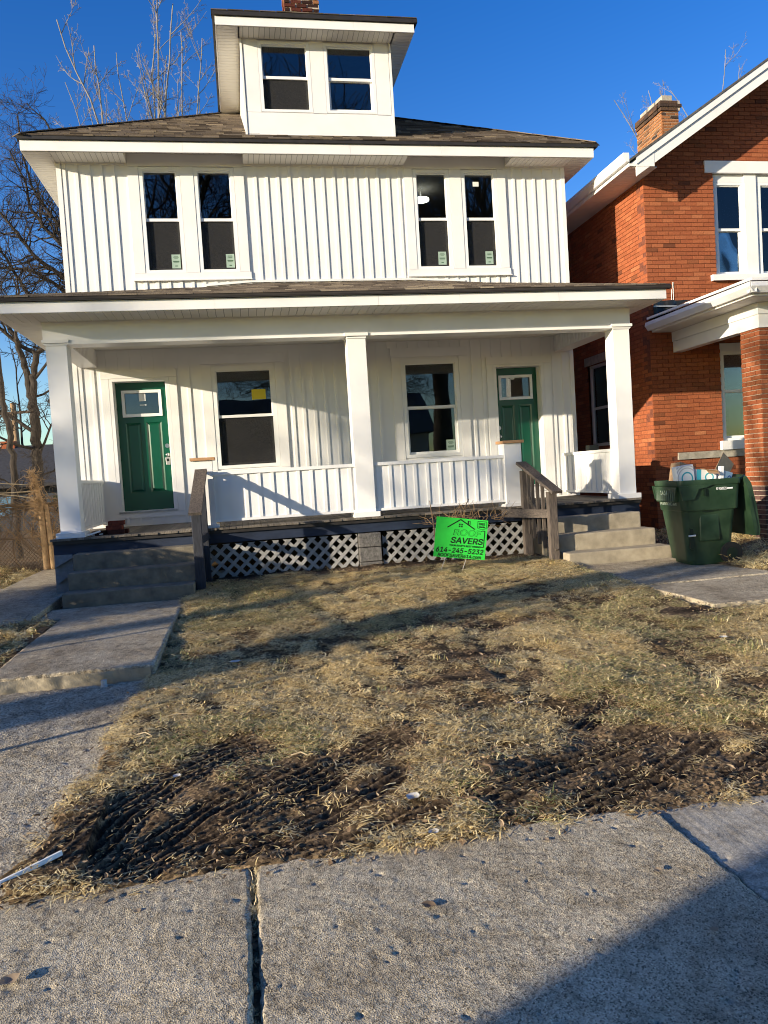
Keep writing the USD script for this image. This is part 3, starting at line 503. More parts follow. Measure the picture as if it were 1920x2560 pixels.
# ---- roofs
def shingle_course_set(plane, cells, roof, seed, n_parts, prefix_mat='shingle'):
    """plane(u,v,h)->xyz: u along the eave, v up the slope, h off the roof; cells: (u0,u1,v0,key). The ones with the lowest key are parts, the rest one mesh"""
    r = np.random.default_rng(seed); cells = sorted(cells, key=lambda c: c[3]); rest = MB()
    for k, (u0, u1, v0, _) in enumerate(cells):
        t = float(np.clip(r.normal(0.52, 0.25), 0, 1)); h = 0.016 + r.uniform(0, 0.009); dv = r.uniform(-0.006, 0.006); ev = 0.158
        v = [plane(u0, v0 + dv, 0.002), plane(u1, v0 + dv, 0.002), plane(u1, v0 + ev, 0.001), plane(u0, v0 + ev, 0.001), plane(u0, v0 + dv, h), plane(u1, v0 + dv, h), plane(u1, v0 + ev, 0.004), plane(u0, v0 + ev, 0.004)]
        fs = [[4, 5, 6, 7], [0, 1, 5, 4], [1, 2, 6, 5], [3, 0, 4, 7]]
        if k < n_parts: part(MB().add(v, fs, t), 'shingle', prefix_mat, roof)
        else: rest.add(v, fs, t)
    if rest.n: part(rest, 'shingles', prefix_mat, roof, kind='stuff')
def courses(width_at, v_max, seed, key):
    r = np.random.default_rng(seed); out = []; v = 0.0; k = 0
    while v < v_max:
        a, b = width_at(v); u = a
        first = True
        while u < b - 0.02:
            w = r.uniform(0.10, 0.36) if not first else r.uniform(0.05, 0.3); first = False; e = min(u + w, b)
            out.append((u, e - 0.004, v, key((u + e) / 2, v))); u = e
        v += 0.143; k += 1
    return out
# main hip roof
EX0, EX1, YE, ZE, S = -2.90, 6.19, 12.235, 6.80, 0.58
RB = 2 * (EX1 - EX0) / 2 + YE + 1.0
yr = YE + (EX1 - EX0) / 2; zr = ZE + S * (EX1 - EX0) / 2; xm = (EX0 + EX1) / 2
roof = part(MB().add([(EX0, YE, ZE - .03), (EX1, YE, ZE - .03), (EX1, YB + .5, ZE - .03), (EX0, YB + .5, ZE - .03), (xm, yr, zr), (xm, YB + .5 - (EX1 - EX0) / 2, zr), (EX0, YE, ZE), (EX1, YE, ZE), (EX1, YB + .5, ZE), (EX0, YB + .5, ZE)],
    [[6, 7, 4, 4], [7, 8, 5, 4], [8, 9, 5, 5], [9, 6, 4, 5], [0, 1, 7, 6], [1, 2, 8, 7], [2, 3, 9, 8], [3, 0, 6, 9], [3, 2, 1, 0]]), 'roof', 'roof_felt', house)
cs = 1 / math.hypot(1, S)
pl = lambda u, v, h: (u, YE - 0.012 + v * cs - h * S * cs, ZE + v * S * cs + h * cs + 0.004)
DX0, DX1 = 0.43, 2.83
cells = [c for c in courses(lambda v: (EX0 + 0.02 + v * cs, EX1 - 0.02 - v * cs), 3.6, 71, lambda u, v: (0 if u < DX0 else 0.6) + v * 0.12 + (0.02 * abs(u - DX0))) if not (c[0] > DX0 + .03 and c[1] < DX1 - .03 and c[2] > 0.40)]
shingle_course_set(pl, cells, roof, 72, 215)
for sx, x in ((1, EX0), (-1, EX1)):   # hip caps
    b = MB()
    for k in range(16):
        q = 0.24 * k; a = np.array([x + sx * q, YE + q, ZE + S * q + 0.012]); e = np.array([x + sx * (q + .3), YE + q + .3, ZE + S * (q + .3) + 0.016]); b.bar(a, e, 0.20, 0.012, t=rng.uniform(.2, .7))
    part(b, 'hip_cap', 'shingle', roof)
    b2 = MB()
# fascia boards and soffits of the main eave
def fascia(parent, x0, x1, y, z0, z1, joints=(), th=0.022, name='fascia'):
    xs = [x0, *joints, x1]
    for k, (a, b) in enumerate(zip(xs[:-1], xs[1:])): part(MB().box(a, b - (0.002 if b != x1 else 0), y - 0.0015 * (k % 2), y + th, z0, z1), name, 'white_trim', parent)
fascia(house, -2.868, 6.125, 12.266, ZUS, 6.752, (-0.55, 2.02, 3.5))
part(MB().box(EX0, EX1, YE - 0.004, YE + 0.03, 6.757, ZE + 0.004), 'drip_edge', 'drip_edge', house)
for x in (-2.868, 6.103): part(MB().box(x, x + 0.022, 12.29, YB + .4, ZUS, 6.752), 'fascia', 'white_trim', house)
for x in (EX0, EX1 - 0.03): part(MB().box(x, x + 0.03, YE + .03, YB + .45, 6.757, ZE), 'drip_edge', 'drip_edge', house)
def soffit_front(x0, x1, y0, y1, z, parent, pitch=0.083):
    n = max(1, round((x1 - x0) / pitch)); p = (x1 - x0) / n
    for k in range(n): part(MB().box(x0 + k * p + 0.003, x0 + (k + 1) * p - 0.003, y0, y1, z, z + 0.008), 'soffit_board', 'soffit_vinyl', parent)
    b = MB().box(x0, x1, y0, y1, z + 0.011, z + 0.016); part(b, 'soffit_backing', 'drip_edge', parent)
def soffit_side(x0, x1, y0, y1, z, parent, pitch=0.083, n_parts=30):
    n = max(1, round((y1 - y0) / pitch)); p = (y1 - y0) / n; rest = MB()
    for k in range(n):
        q = (x0, x1, y0 + k * p + 0.003, y0 + (k + 1) * p - 0.003, z, z + 0.008)
        if k < n_parts: part(MB().box(*q), 'side_soffit_board', 'soffit_vinyl', parent)
        else: rest.box(*q)
    if rest.n: part(rest, 'side_soffit_boards', 'soffit_vinyl', parent, kind='stuff')
    part(MB().box(x0, x1, y0, y1, z + 0.011, z + 0.016), 'soffit_backing', 'drip_edge', parent)
for a, b in ((HX0 + .0, BAYS[0][0]), (BAYS[0][1], BAYS[1][0]), (BAYS[1][1], HX1)): soffit_front(a, b, 12.29, YW - .02, ZUS - 0.008, house)
for a, b in BAYS:
    soffit_front(a, b, 12.29, YW - .03, 6.735, house)
    for x in (a - 0.006, b + 0.0): part(MB().box(x, x + 0.006, 12.29, YW - .03, ZUS - 0.006, 6.745), 'soffit_return', 'soffit_vinyl', house)
soffit_side(-2.84, HX0 - .002, 12.29, YB, ZUS - 0.008, house); soffit_side(HX1 + .002, 6.10, 12.29, YB, ZUS - 0.008, house)
# dormer
YD, ZDS = 12.60, 8.505
dor = node('dormer', house)
DW = [(0.697, 1.512, 7.378, 8.468), (1.738, 2.560, 7.378, 8.468)]
df = rect(DX0, DX1, 6.985, 8.56)
for q in DW: df = df.difference(rect(q[0] + .002, q[1] - .002, q[2] + .002, q[3] - .002))
part(prism(df, YD, YD + 0.12), 'dormer_wall', 'white_trim', dor)
for x in (DX0, DX1 - 0.12): part(prism(sg.Polygon([(YD + .12, 6.98), (15.6, 8.56), (YD + .12, 8.56)]), x, x + 0.12, 'x'), 'dormer_side', 'white_vinyl', dor)
part(MB().box(DX0 + .12, DX1 - .12, 15.2, 15.3, 6.9, 8.56), 'dormer_back', 'plaster', dor)
part(MB().box(DX0 + .12, DX1 - .12, YD + .12, 15.2, 8.50, 8.56), 'dormer_ceiling', 'plaster', dor)
for a, b, c, d in ((DX0 + .03, DX1 - .03, 7.0, 7.366), (DX0 + .04, DW[0][0] - .004, 7.370, 8.50), (DW[0][1] + .004, DW[1][0] - .004, 7.358, 8.50), (DW[1][1] + .004, DX1 - .04, 7.358, 8.50)): part(MB().box(a, b, YD - 0.018, YD, c, d), 'trim_board', 'white_trim', dor)
for x in (DX0 - .006, DX1 - .026): part(MB().box(x, x + 0.032, YD - 0.03, YD, 6.965, 8.50), 'corner_board', 'white_trim', dor)
for q in DW: dh_window(*q, YD, house, mid=7.92, name='dormer_window', fr=0.05, screen=(q is DW[0]))
FX0, FX1, YDF = 0.066, 3.165, 12.25
fascia(dor, FX0, FX1, YDF, 8.503, 8.632, (2.2,))
for x in (FX0, FX1 - .022): part(MB().box(x, x + 0.022, YDF + .022, 15.3, 8.503, 8.632), 'fascia', 'white_trim', dor)
part(MB().box(FX0 - .04, FX1 + .05, YDF - .035, 15.4, 8.640, 8.700), 'drip_edge', 'drip_edge', dor)
soffit_front(DX0 - .03, DX1 + .03, YDF + .022, YD - .018, 8.498, dor); soffit_side(FX0 + .022, DX0 - .002, YDF + .022, 15.2, 8.498, dor); soffit_side(DX1 + .002, FX1 - .022, YDF + .022, 15.2, 8.498, dor)
droof = part(MB().add([(FX0 - .04, YDF - .035, 8.70), (FX1 + .05, YDF - .035, 8.70), (FX1 + .05, 15.4, 8.70), (FX0 - .04, 15.4, 8.70), (1.0, 13.6, 8.93), (2.2, 13.6, 8.93)], [[0, 1, 5, 4], [1, 2, 5, 5], [2, 3, 4, 5], [3, 0, 4, 4]]), 'dormer_roof', 'roof_felt', house)
b = MB()
for k in range(13): x = FX0 - .05 + k * 0.246; b.box(x, x + 0.24, YDF - .045, YDF + .2, 8.70 + rng.uniform(0, .006), 8.712 + rng.uniform(0, .010), t=rng.uniform(.1, .6))
part(b, 'shingle', 'shingle', droof)
# old brick chimney behind the dormer
ch = node('chimney', house)
part(MB().box(1.46, 2.10, 15.52, 16.08, 7.5, 11.3), 'chimney_core', 'pale_mortar', ch)
for k in range(50):
    z = 7.5 + k * 0.0755
    if z < 10.0: continue
    o = 0.0 if k % 2 else -0.11; x = 1.445 + o
    while x < 2.11:
        a, e = max(x, 1.445), min(x + 0.205, 2.115)
        if e - a > 0.04: part(MB().box(a + rng.uniform(0, .008), e - rng.uniform(0, .012), 15.505 + rng.uniform(-.01, .01), 15.62, z, z + 0.060, t=rng.choice([.02, .15, .3, .5, .75], p=[.35, .2, .2, .15, .1])), 'brick', 'old_brick', ch)
        x += 0.222
    for j in range(2): part(MB().box(1.44 + rng.uniform(-.008, .01), 1.5, 15.63 + j * .22, 15.83 + j * .22, z, z + 0.060, t=rng.uniform(.3, .8)), 'brick', 'old_brick', ch)
part(MB().box(1.9, 2.112, 15.503, 15.6, 10.72, 10.80, t=.9), 'mortar_patch', 'pale_mortar', ch)

# ---- porch
porch = node('porch', house)
PFX0, PFX1, YF = -2.83, 5.992, 10.02
ZR0 = 3.924
def pr_z(x): return wall_line(x)
# porch roof: shallow, a little lower at both ends of the wall
px = np.linspace(0, 1, 15); ex = PFX0 - .06 + (PFX1 + .12 - PFX0) * px; wx = np.interp(px, [0, 1], [-2.56, 5.86]); wz = wall_line(wx)
vv = np.array([[x, YF - .05, ZR0] for x in ex] + [[x, YW, z] for x, z in zip(wx, wz)] + [[x, YF - .05, ZR0 - .03] for x in ex] + [[x, YW, z - .03] for x, z in zip(wx, wz)]); n = len(px)
ff = [[k, k + 1, n + k + 1, n + k] for k in range(n - 1)] + [[2 * n + k, 3 * n + k, 3 * n + k + 1, 2 * n + k + 1] for k in range(n - 1)] + [[2 * n + k, 2 * n + k + 1, k + 1, k] for k in range(n - 1)] + [[0, n, 3 * n, 2 * n], [n - 1, 3 * n - 1, 4 * n - 1, 2 * n - 1]]
proof = part(MB().add(vv, ff), 'porch_roof', 'roof_felt', house)
slope_len = math.hypot(YW - YF + .05, 0.72)
def pplane(u, v, h):
    s = v / slope_len; x = u; ux = (u - (PFX0 - .06)) / (PFX1 + .12 - PFX0); xw = -2.56 + ux * (5.86 + 2.56); zz = ZR0 + s * (wall_line(xw) - ZR0); return (u + s * (xw - u), YF - .055 + s * (YW - YF + .05), zz + h + 0.003)
shingle_course_set(pplane, courses(lambda v: (PFX0 - .06, PFX1 + .06), slope_len - .1, 75, lambda u, v: v + 0.04 * abs(u - .5)), proof, 76, 85)
fascia(house, PFX0, PFX1, YF, ZS, 3.879, (-0.2, 1.9, 3.0, 4.4), name='porch_fascia')
for x in (PFX0, PFX1 - .022): part(MB().box(x, x + .022, YF + .022, YW, ZS, 3.879), 'porch_fascia', 'white_trim', house)
part(MB().box(PFX0 - .06, PFX1 + .06, YF - .045, YF + .02, 3.884, ZR0 - .004), 'drip_edge', 'drip_edge', porch)
for sx in (0, 1):
    xa, xb = (PFX0 - .05, -2.56) if sx == 0 else (PFX1 + .05, 5.86)
    part(MB().add([(xa, YF - .04, 3.90), (xb, YW, 3.90), (xb, YW, 4.6), (xa, YF - .04, 3.938)], [[0, 1, 2, 3]]), 'gable_panel', 'white_trim', porch)
part(MB().bar((1.0, YF - .008, 3.897), (2.4, YF - .008, 3.905), 0.012, 0.010), 'loose_strip', 'white_trim', porch); part(MB().bar((3.2, YF - .008, 3.898), (4.6, YF - .012, 3.912), 0.012, 0.008), 'loose_strip', 'white_trim', porch)
soffit_front(PFX0 + .022, PFX1 - .022, YF + .022, YP, ZS - .008, porch, 0.105)
soffit_side(PFX0 + .022, PX['l'] - .03, YP, YW, ZS - .008, porch, 0.105); soffit_side(PX['r'] + PW + .02, PFX1 - .022, YP, YW, ZS - .008, porch, 0.105)
# beams
part(MB().box(-2.383, 5.705, YP, YP + PW, 3.49, ZS - .001), 'beam', 'white_trim', porch)
part(MB().box(-2.383, 5.705, YP - .018, YP + PW, 3.452, 3.488), 'beam_trim', 'white_trim', porch)
for x in (PX['l'], PX['r']): part(MB().box(x, x + PW, YP + PW, YW, 3.47, ZS - .001), 'side_beam', 'white_trim', porch)
part(MB().box(PX['l'] + PW, PX['r'], YP + PW, YW, ZS - .02, ZS - .001), 'porch_ceiling', 'soffit_vinyl', porch)
for xa, s in ((PX['l'] + PW, 1), (PX['r'], -1)):
    for k in range(18): y = YP + PW + .05 + k * .105; part(MB().box(xa + (0 if s > 0 else -.008), xa + (.008 if s > 0 else 0), y, y + .045, 3.475, ZS - .022), 'beam_rib', 'white_vinyl', porch)
for key, dzc in (('l', 0), ('c', -0.02), ('r', 0)):
    x = PX[key]; c = node('column', house)
    part(MB().box(x, x + PW, YP + .001, YP + PW, 1.03, 3.452), 'shaft', 'white_trim', c)
    part(MB().box(x - .035, x + PW + .035, YP - .036, YP + PW + .03, 3.470 + dzc, 3.512 + dzc), 'cap', 'white_trim', c)
    part(MB().box(x - .010, x + PW + .010, YP - .012, YP + PW + .01, 3.440 + dzc, 3.469 + dzc), 'neck', 'white_trim', c)
    part(MB().box(x - .05, x + PW + .05, YP - .05, YP + PW + .05, FLOOR, 1.040), 'base', 'white_trim', c)
# deck
nb = 98
for k in range(nb):
    x = -2.47 + k * 0.0834
    part(MB().box(x + .001, x + .0810, 10.415 + rng.uniform(-.006, .014), YW, FLOOR - .028, FLOOR - rng.uniform(0, .003), t=rng.uniform(0, 1)), 'floor_board', 'porch_board', porch)
part(MB().box(-2.45, 5.70, 10.49, 10.53, 0.765, FLOOR - .03), 'skirt_board', 'navy_board', porch)
part(MB().box(-2.45, 5.70, 10.45, 10.489, FLOOR - .075, FLOOR - .03), 'skirt_lip', 'drip_edge', porch)
for x in (-2.45, 5.66): part(MB().box(x, x + .04, 10.53, YW, 0.765, FLOOR - .03), 'skirt_board', 'navy_board', porch)
# lattice
def lattice(x0, x1, z0, z1, y, name):
    n = node(name, porch); area = rect(x0, x1, z0, z1); p = 0.1165 * math.sqrt(2); w = 0.045
    for lay, sg_ in ((0, 1), (1, -1)):
        k = -10
        while True:
            xa = x0 + k * p - 0.05
            if xa > x1 + 1.2: break
            ln = sg.LineString([(xa - 1.2 * 0, z0 - .02), (xa + sg_ * (z1 - z0 + .04), z1 + .02)]).buffer(w / 2, cap_style=2).intersection(area)
            if not ln.is_empty and ln.area > 2e-4: 
                m = prism(ln, y + lay * 0.008, y + lay * 0.008 + 0.0072); m.t = [np.full(m.n, rng.uniform(0.2, 1))]; part(m, 'slat', 'lattice_paint', n)
            k += 1
for (a, b, c) in ((-0.56, 0.415, .25), (0.42, 1.49, .24), (1.84, 3.90, .25)): lattice(a, b, c, 0.745, 10.50, 'lattice')
part(MB().box(3.905, 4.25, 10.44, 10.52, .15, .62), 'step_cheek', 'step_concrete', porch)
# block pier under the middle column
pb = node('block_pier', porch)
for z in (0.16, 0.36, 0.56): part(rbox(1.505, 1.815, 10.46, 10.75, z, z + 0.19, 0.008), 'block', 'block_stone', pb)
for x in (-2.40, 5.45): part(rbox(x, x + .3, 10.56, 10.8, 0.1, 0.76, 0.008), 'block', 'block_stone', pb)
part(MB().box(-2.44, -2.22, 10.44, 10.47, .22, .765), 'end_board', 'lattice_paint', porch); part(MB().bar((-2.43, 10.43, .62), (-2.16, 10.43, .76), .02, .07, up=(0, 1, 0)), 'end_board', 'lattice_paint', porch); part(MB().bar((-2.40, 10.425, .42), (-2.14, 10.425, .58), .02, .07, up=(0, 1, 0)), 'end_board', 'lattice_paint', porch)
# half posts with raw timber caps
def half_post(x0, x1, zt):
    c = node('half_post', porch)
    part(MB().box(x0, x1, YP, YP + (x1 - x0), 1.012, zt), 'shaft', 'white_trim', c)
    part(MB().box(x0 - .035, x1 + .04, YP - .035, YP + (x1 - x0) + .03, FLOOR, 1.010), 'base', 'white_trim', c)
    part(MB().box(x0 - .03, x1 + .038, YP - .03, YP + (x1 - x0) + .03, zt + .002, zt + .04), 'timber_cap', 'new_wood', c)
half_post(-0.645, -0.391, 1.872); half_post(3.684, 3.935, 1.872)
# railings
def railing(x0, x1, axis='x', at=YP + .06, parent=porch, z0=1.045, z1=1.715, flip=1):
    r_ = node('railing', parent)
    def bx(a, b, d0, d1, c, e): return MB().box(a, b, at + d0, at + d1, c, e) if axis == 'x' else MB().box(at + d0, at + d1, a, b, c, e)
    part(bx(x0, x1, 0, .09, z0, z1 - .047), 'panel', 'white_vinyl', r_)
    part(bx(x0, x1, -.028, .12, z1 - .045, z1), 'top_rail', 'white_trim', r_)
    part(bx(x0, x1, -.022, -.001, z0 - .004, z0 + .03), 'bottom_rail', 'white_trim', r_); part(bx(x0, x1, .091, .112, z0 - .004, z0 + .03), 'bottom_rail', 'white_trim', r_)
    p = 0.177; n_ = int((x1 - x0 - .1) / p); o = (x1 - x0 - n_ * p) / 2 - .02
    for k in range(n_ + 1):
        a = x0 + o + k * p
        for d in (-.014, .091): part(bx(a, a + .042, d, d + .013, z0 + .032, z1 - .047), 'batten', 'white_vinyl', r_)
railing(-0.389, 1.525); railing(1.783, 3.682)
railing(YP + PW + .002, YW - .03, 'y', PX['l'] + .1); railing(YP + PW + .002, YW - .03, 'y', PX['r'] + .07)
for k in range(20): y = YP + PW + .04 + k * .092; part(MB().box(PX['l'] + .192, PX['l'] + .20, y, y + .05, 1.08, 1.66), 'bead', 'white_vinyl', porch)
part(MB().box(PX['l'] + .2, HX0 + .6, YW - .04, YW - .027, 1.0, 1.1), 'kick_board', 'white_trim', porch)

# ---------------------------------------------------------------- steps and handrails
def stairs(label, rows, zs, m_='step_concrete'):
    s = thing('concrete_steps', label, 'steps', ((rows[0][0] + rows[0][1]) / 2, 10.0, 0.18))
    for (x0, x1, y), (z0, z1) in zip(rows, zs):
        m = rbox(x0, x1, y, 10.44, z0, z1, 0.016).refine_to_length(0.05); v, f, _ = meshkit.arrays(m)
        nz = meshkit.fbm(v * 9, 3, 3) - 0.5; nn = meshkit.fbm(v * 40, 2, 9) - 0.5; v = v + np.stack([0.3 * nz + .1 * nn, nz + .6 * nn, 0.5 * nz], 1) * 0.010
        part((v, f), 'step', m_, s, smooth=50)
stairs('three worn concrete steps in shade up to the left door', [(-2.155, -0.66, 10.13), (-2.165, -0.66, 9.835), (-2.185, -0.665, 9.54)], [(0.1, 0.782), (0.08, 0.580), (0.05, 0.372)], 'shaded_concrete')
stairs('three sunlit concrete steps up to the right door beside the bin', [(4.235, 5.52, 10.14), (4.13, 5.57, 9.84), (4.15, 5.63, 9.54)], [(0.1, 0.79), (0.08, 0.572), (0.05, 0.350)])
def handrail(label, xf, xb, post, back, rail, balus, lower, pm='grey_wood_upright', lm='grey_wood'):
    h = thing('handrail', label, 'handrail', (xf, 9.8, 0.2)); w = .118
    part(rbox(xf - w / 2, xf + w / 2, post[0] - .05, post[0] + .05, 0.1, post[1], .006), 'post', pm, h)
    if back: part(rbox(xb - w / 2, xb + w / 2, back[0] - .05, back[0] + .05, back[2], back[1], .006), 'post', pm, h)
    part(MB().bar((xf + rail[4], rail[0], rail[1]), (xb + rail[5], rail[2], rail[3]), .155, .038), 'top_rail', 'grey_wood', h)
    for (x, y, z0, z1) in balus: part(MB().box(x - .02, x + .02, y - .02, y + .02, z0, z1), 'baluster', 'grey_wood_upright', h)
    for (a, b, bw, bh) in lower: part(MB().bar(a, b, bw, bh), 'lower_rail', lm, h)
handrail('weathered handrail with knotted top board beside the left steps', -0.60, -0.555, (9.80, 1.20), (10.42, 1.66, .2), (9.60, 1.205, 10.47, 1.745, 0.0, 0.02), [], [((-0.60, 9.84, .845), (-0.50, 10.5, .885), .04, .10)], 'shaded_post', 'shaded_post')
handrail('weathered grey handrail with balusters beside the right steps', 4.035, 3.925, (9.76, 1.175), (10.42, 1.47, .25), (9.60, 1.165, 10.50, 1.585, 0.02, -0.02),
         [(3.985, 9.94, .40, 1.27), (3.965, 10.07, .45, 1.34), (3.945, 10.20, .52, 1.40), (3.93, 10.31, .58, 1.45)],
         [((4.0, 9.75, .88), (3.56, 10.40, .895), .04, .115), ((4.055, 9.72, .36), (3.93, 10.45, .80), .04, .095), ((3.93, 10.36, 1.12), (3.95, 10.05, .86), .03, .07)])

# ---------------------------------------------------------------- the brick house on the right
BX0, BY0, BX1 = 6.96, 12.20, 15.2
bh = thing('brick_house', 'orange brick house with white rake boards and a small front porch', 'house', (10.5, BY0, 0.3))
RS, RE = 0.654, 6.40                                   # roof slope, eave height (underside level)
BW = (8.262, 9.94, 4.60, 6.335); BWl = (8.262, 9.3, 1.75, 3.45)
def gable_z(x): return 6.12 + RS * (x - 6.45)
gpoly = sg.Polygon([(BX0, .1), (BX1, .1), (BX1, 6.4), ((BX0 + BX1) / 2 + .0, gable_z((BX0 + BX1) / 2)), (BX0, gable_z(BX0))])
hole = so.unary_union([rect(*BW), rect(*BWl)])
bfw = part(prism(gpoly.difference(hole), BY0 + 0.010, BY0 + 0.24), 'front_wall', 'red_mortar', bh)
SWIN = (13.75, 14.65, 1.83, 3.44)
swall = rect(BY0, 22, .1, 6.45).difference(rect(*SWIN))
bsw = part(prism(swall.intersection(rect(BY0 + .24, 22, 0, 7)), BX0 + 0.010, BX0 + 0.24, 'x'), 'side_wall', 'red_mortar', bh)
part(MB().box(BX1 - .2, BX1, BY0 + .24, 22, .1, 6.4), 'side_wall', 'red_mortar', bh)
part(MB().box(BX0 + .24, BX1 - .2, 15.2, 15.3, .1, 6.2), 'partition', 'dark_room', bh); part(MB().box(BX0 + .24, BX1 - .2, BY0 + .24, 15.2, 3.7, 4.0), 'room_ceiling', 'dark_room', bh)
part(MB().box(BX0 + .24, BX1 - .2, BY0 + .24, 15.2, .9, 1.0), 'room_floor', 'dark_room', bh)
brick_r = np.random.default_rng(81)
def brick_tone(r): return float(np.clip(r.normal(.52, .15), .12, 1)) if r.random() > .05 else float(r.uniform(0, .15))
def lay(parent, make, u0, u1, z0, z1, allowed, L=0.2165, C=0.0696, key=None, limit=0, name='brick', m='brick_face', r=brick_r, mort=0.009):
    """running bond: make(u0,u1,z0,z1,proud)->verts; allowed: shapely area (u,z)"""
    from shapely.prepared import prep
    pa = prep(allowed); cells = []
    k = 0; z = z0
    while z < z1:
        u = u0 - (L / 2 if k % 2 else 0) - (L * 0.0)
        while u < u1:
            a, b = max(u, u0), min(u + L, u1); q = rect(a + mort / 2, b - mort / 2, z + mort / 2, z + C - mort / 2)
            if b - a > .03:
                if pa.contains(q): cells.append((a + mort / 2, b - mort / 2, z + mort / 2, z + C - mort / 2))
                elif pa.intersects(q):
                    i = q.intersection(allowed)
                    for gm in getattr(i, 'geoms', [i]):
                        if gm.area > 6e-4: x = gm.bounds; cells.append((x[0], x[2], x[1], x[3])) if gm.area > .8 * (x[2] - x[0]) * (x[3] - x[1]) else None
            u += L
        z += C; k += 1
    cells.sort(key=(lambda c: key((c[0] + c[1]) / 2, (c[2] + c[3]) / 2)) if key else (lambda c: 0)); rest = MB()
    for n_, c in enumerate(cells):
        v, f = make(*c, r.uniform(-.0015, .0025)); t = brick_tone(r)
        if n_ < limit: part(MB().add(v, f, t), name, m, parent)
        else: rest.add(v, f, t)
    if rest.n: part(rest, name + 's', m, parent, kind='stuff')
def mk_front(y): 
    def f(a, b, c, d, pr): v = [(a, y + .05, c), (b, y + .05, c), (b, y + .05, d), (a, y + .05, d), (a, y - pr, c), (b, y - pr, c), (b, y - pr, d), (a, y - pr, d)]; return v, [[4, 5, 6, 7], [0, 1, 5, 4], [1, 2, 6, 5], [2, 3, 7, 6], [3, 0, 4, 7]]
    return f
def mk_left(x):
    def f(a, b, c, d, pr): v = [(x + .05, b, c), (x + .05, a, c), (x + .05, a, d), (x + .05, b, d), (x - pr, b, c), (x - pr, a, c), (x - pr, a, d), (x - pr, b, d)]; return v, [[4, 5, 6, 7], [0, 1, 5, 4], [1, 2, 6, 5], [2, 3, 7, 6], [3, 0, 4, 7]]
    return f
trimarea = rect(8.10, 10.2, 6.33, 6.535).union(rect(8.14, 10.2, 4.50, 4.605)).union(rect(8.19, 9.4, 1.60, 1.76)).union(rect(7.38, 9.4, 1.47, 1.60))
lay(bfw, mk_front(BY0), BX0, 10.2, .14, 8.6, gpoly.difference(hole).difference(trimarea), key=lambda x, z: abs(x - 7.7) * .8 + abs(z - 5.2) * .55, limit=130)
lay(bsw, mk_left(BX0), BY0, 16.5, .14, 6.45, swall.intersection(rect(BY0, 16.5, 0, 6.35)), key=lambda y, z: (y - BY0) * 1.5 + abs(z - 4.2) * .5, limit=30)
# stone and white trims
part(MB().box(8.103, 10.2, BY0 - .02, BY0 + .05, 6.332, 6.533), 'lintel', 'white_trim', bh); part(MB().box(8.146, 10.2, BY0 - .07, BY0 + .05, 4.503, 4.602), 'window_sill', 'white_trim', bh)
part(MB().box(8.197, 8.95, BY0 - .07, BY0 + .05, 1.602, 1.755), 'window_sill', 'white_trim', bh); part(MB().box(7.385, 8.245, BY0 - .03, BY0 + .04, 1.475, 1.595), 'stone_band', 'limestone', bh); part(MB().box(8.25, 9.2, BY0 - .03, BY0 + .04, 1.475, 1.597), 'stone_band', 'limestone', bh)
def brick_window(x0, x1, z0, z1, zm, nm, blinds=True):
    w = dh_window(x0 + .05, x1, z0, z1 - .13, BY0 + .075, bh, mid=zm, screen=False, fr=.05, name=nm)
    part(MB().box(x0 + .002, x1, BY0 + .055, BY0 + .15, z1 - .128, z1 - .002), 'head_board', 'white_trim', w); part(MB().box(x0 + .002, x0 + .048, BY0 + .055, BY0 + .15, z0 + .002, z1 - .13), 'jamb', 'white_trim', w)
    b = MB()
    for k in range(int((z1 - z0 - .2) / .028)): z = z0 + .05 + k * .028; b.box(x0 + .12, x1 - .06, BY0 + .19, BY0 + .205, z, z + .022)
    if blinds: part(b, 'blind', 'blind', w)
    return w
brick_window(8.262, 8.868, 4.604, 6.33, 5.40, 'window'); brick_window(9.10, 9.70, 4.604, 6.33, 5.40, 'window')
part(MB().box(8.872, 9.098, BY0 + .03, BY0 + .15, 4.604, 6.20), 'mullion', 'white_trim', bh); part(MB().box(8.872, 9.098, BY0 + .03, BY0 + .15, 6.2, 6.33), 'mullion', 'white_trim', bh); part(MB().box(9.70, 9.94, BY0 + .03, BY0 + .15, 4.604, 6.33), 'mullion', 'white_trim', bh)
brick_window(8.262, 9.05, 1.757, 3.45, 2.62, 'window', False); part(MB().box(9.05, 9.3, BY0 + .05, BY0 + .2, 1.757, 3.45), 'mullion', 'white_trim', bh)
sw_ = node('side_window', bh)
part(prism(rect(*SWIN).difference(rect(SWIN[0] + .06, SWIN[1] - .06, SWIN[2] + .06, SWIN[3] - .06)), BX0 + .05, BX0 + .12, 'x'), 'frame', 'white_trim', sw_); part(MB().box(BX0 + .07, BX0 + .1, SWIN[0] + .06, SWIN[1] - .06, 2.56, 2.61), 'meeting_rail', 'white_trim', sw_)
part(MB().box(BX0 + .085, BX0 + .09, SWIN[0] + .06, SWIN[1] - .06, SWIN[2] + .06, SWIN[3] - .06), 'pane', 'glass', sw_); part(MB().box(BX0 - .012, BX0 + .04, SWIN[0] - .1, SWIN[1] + .1, SWIN[3] + .004, SWIN[3] + .17), 'lintel', 'limestone', sw_)
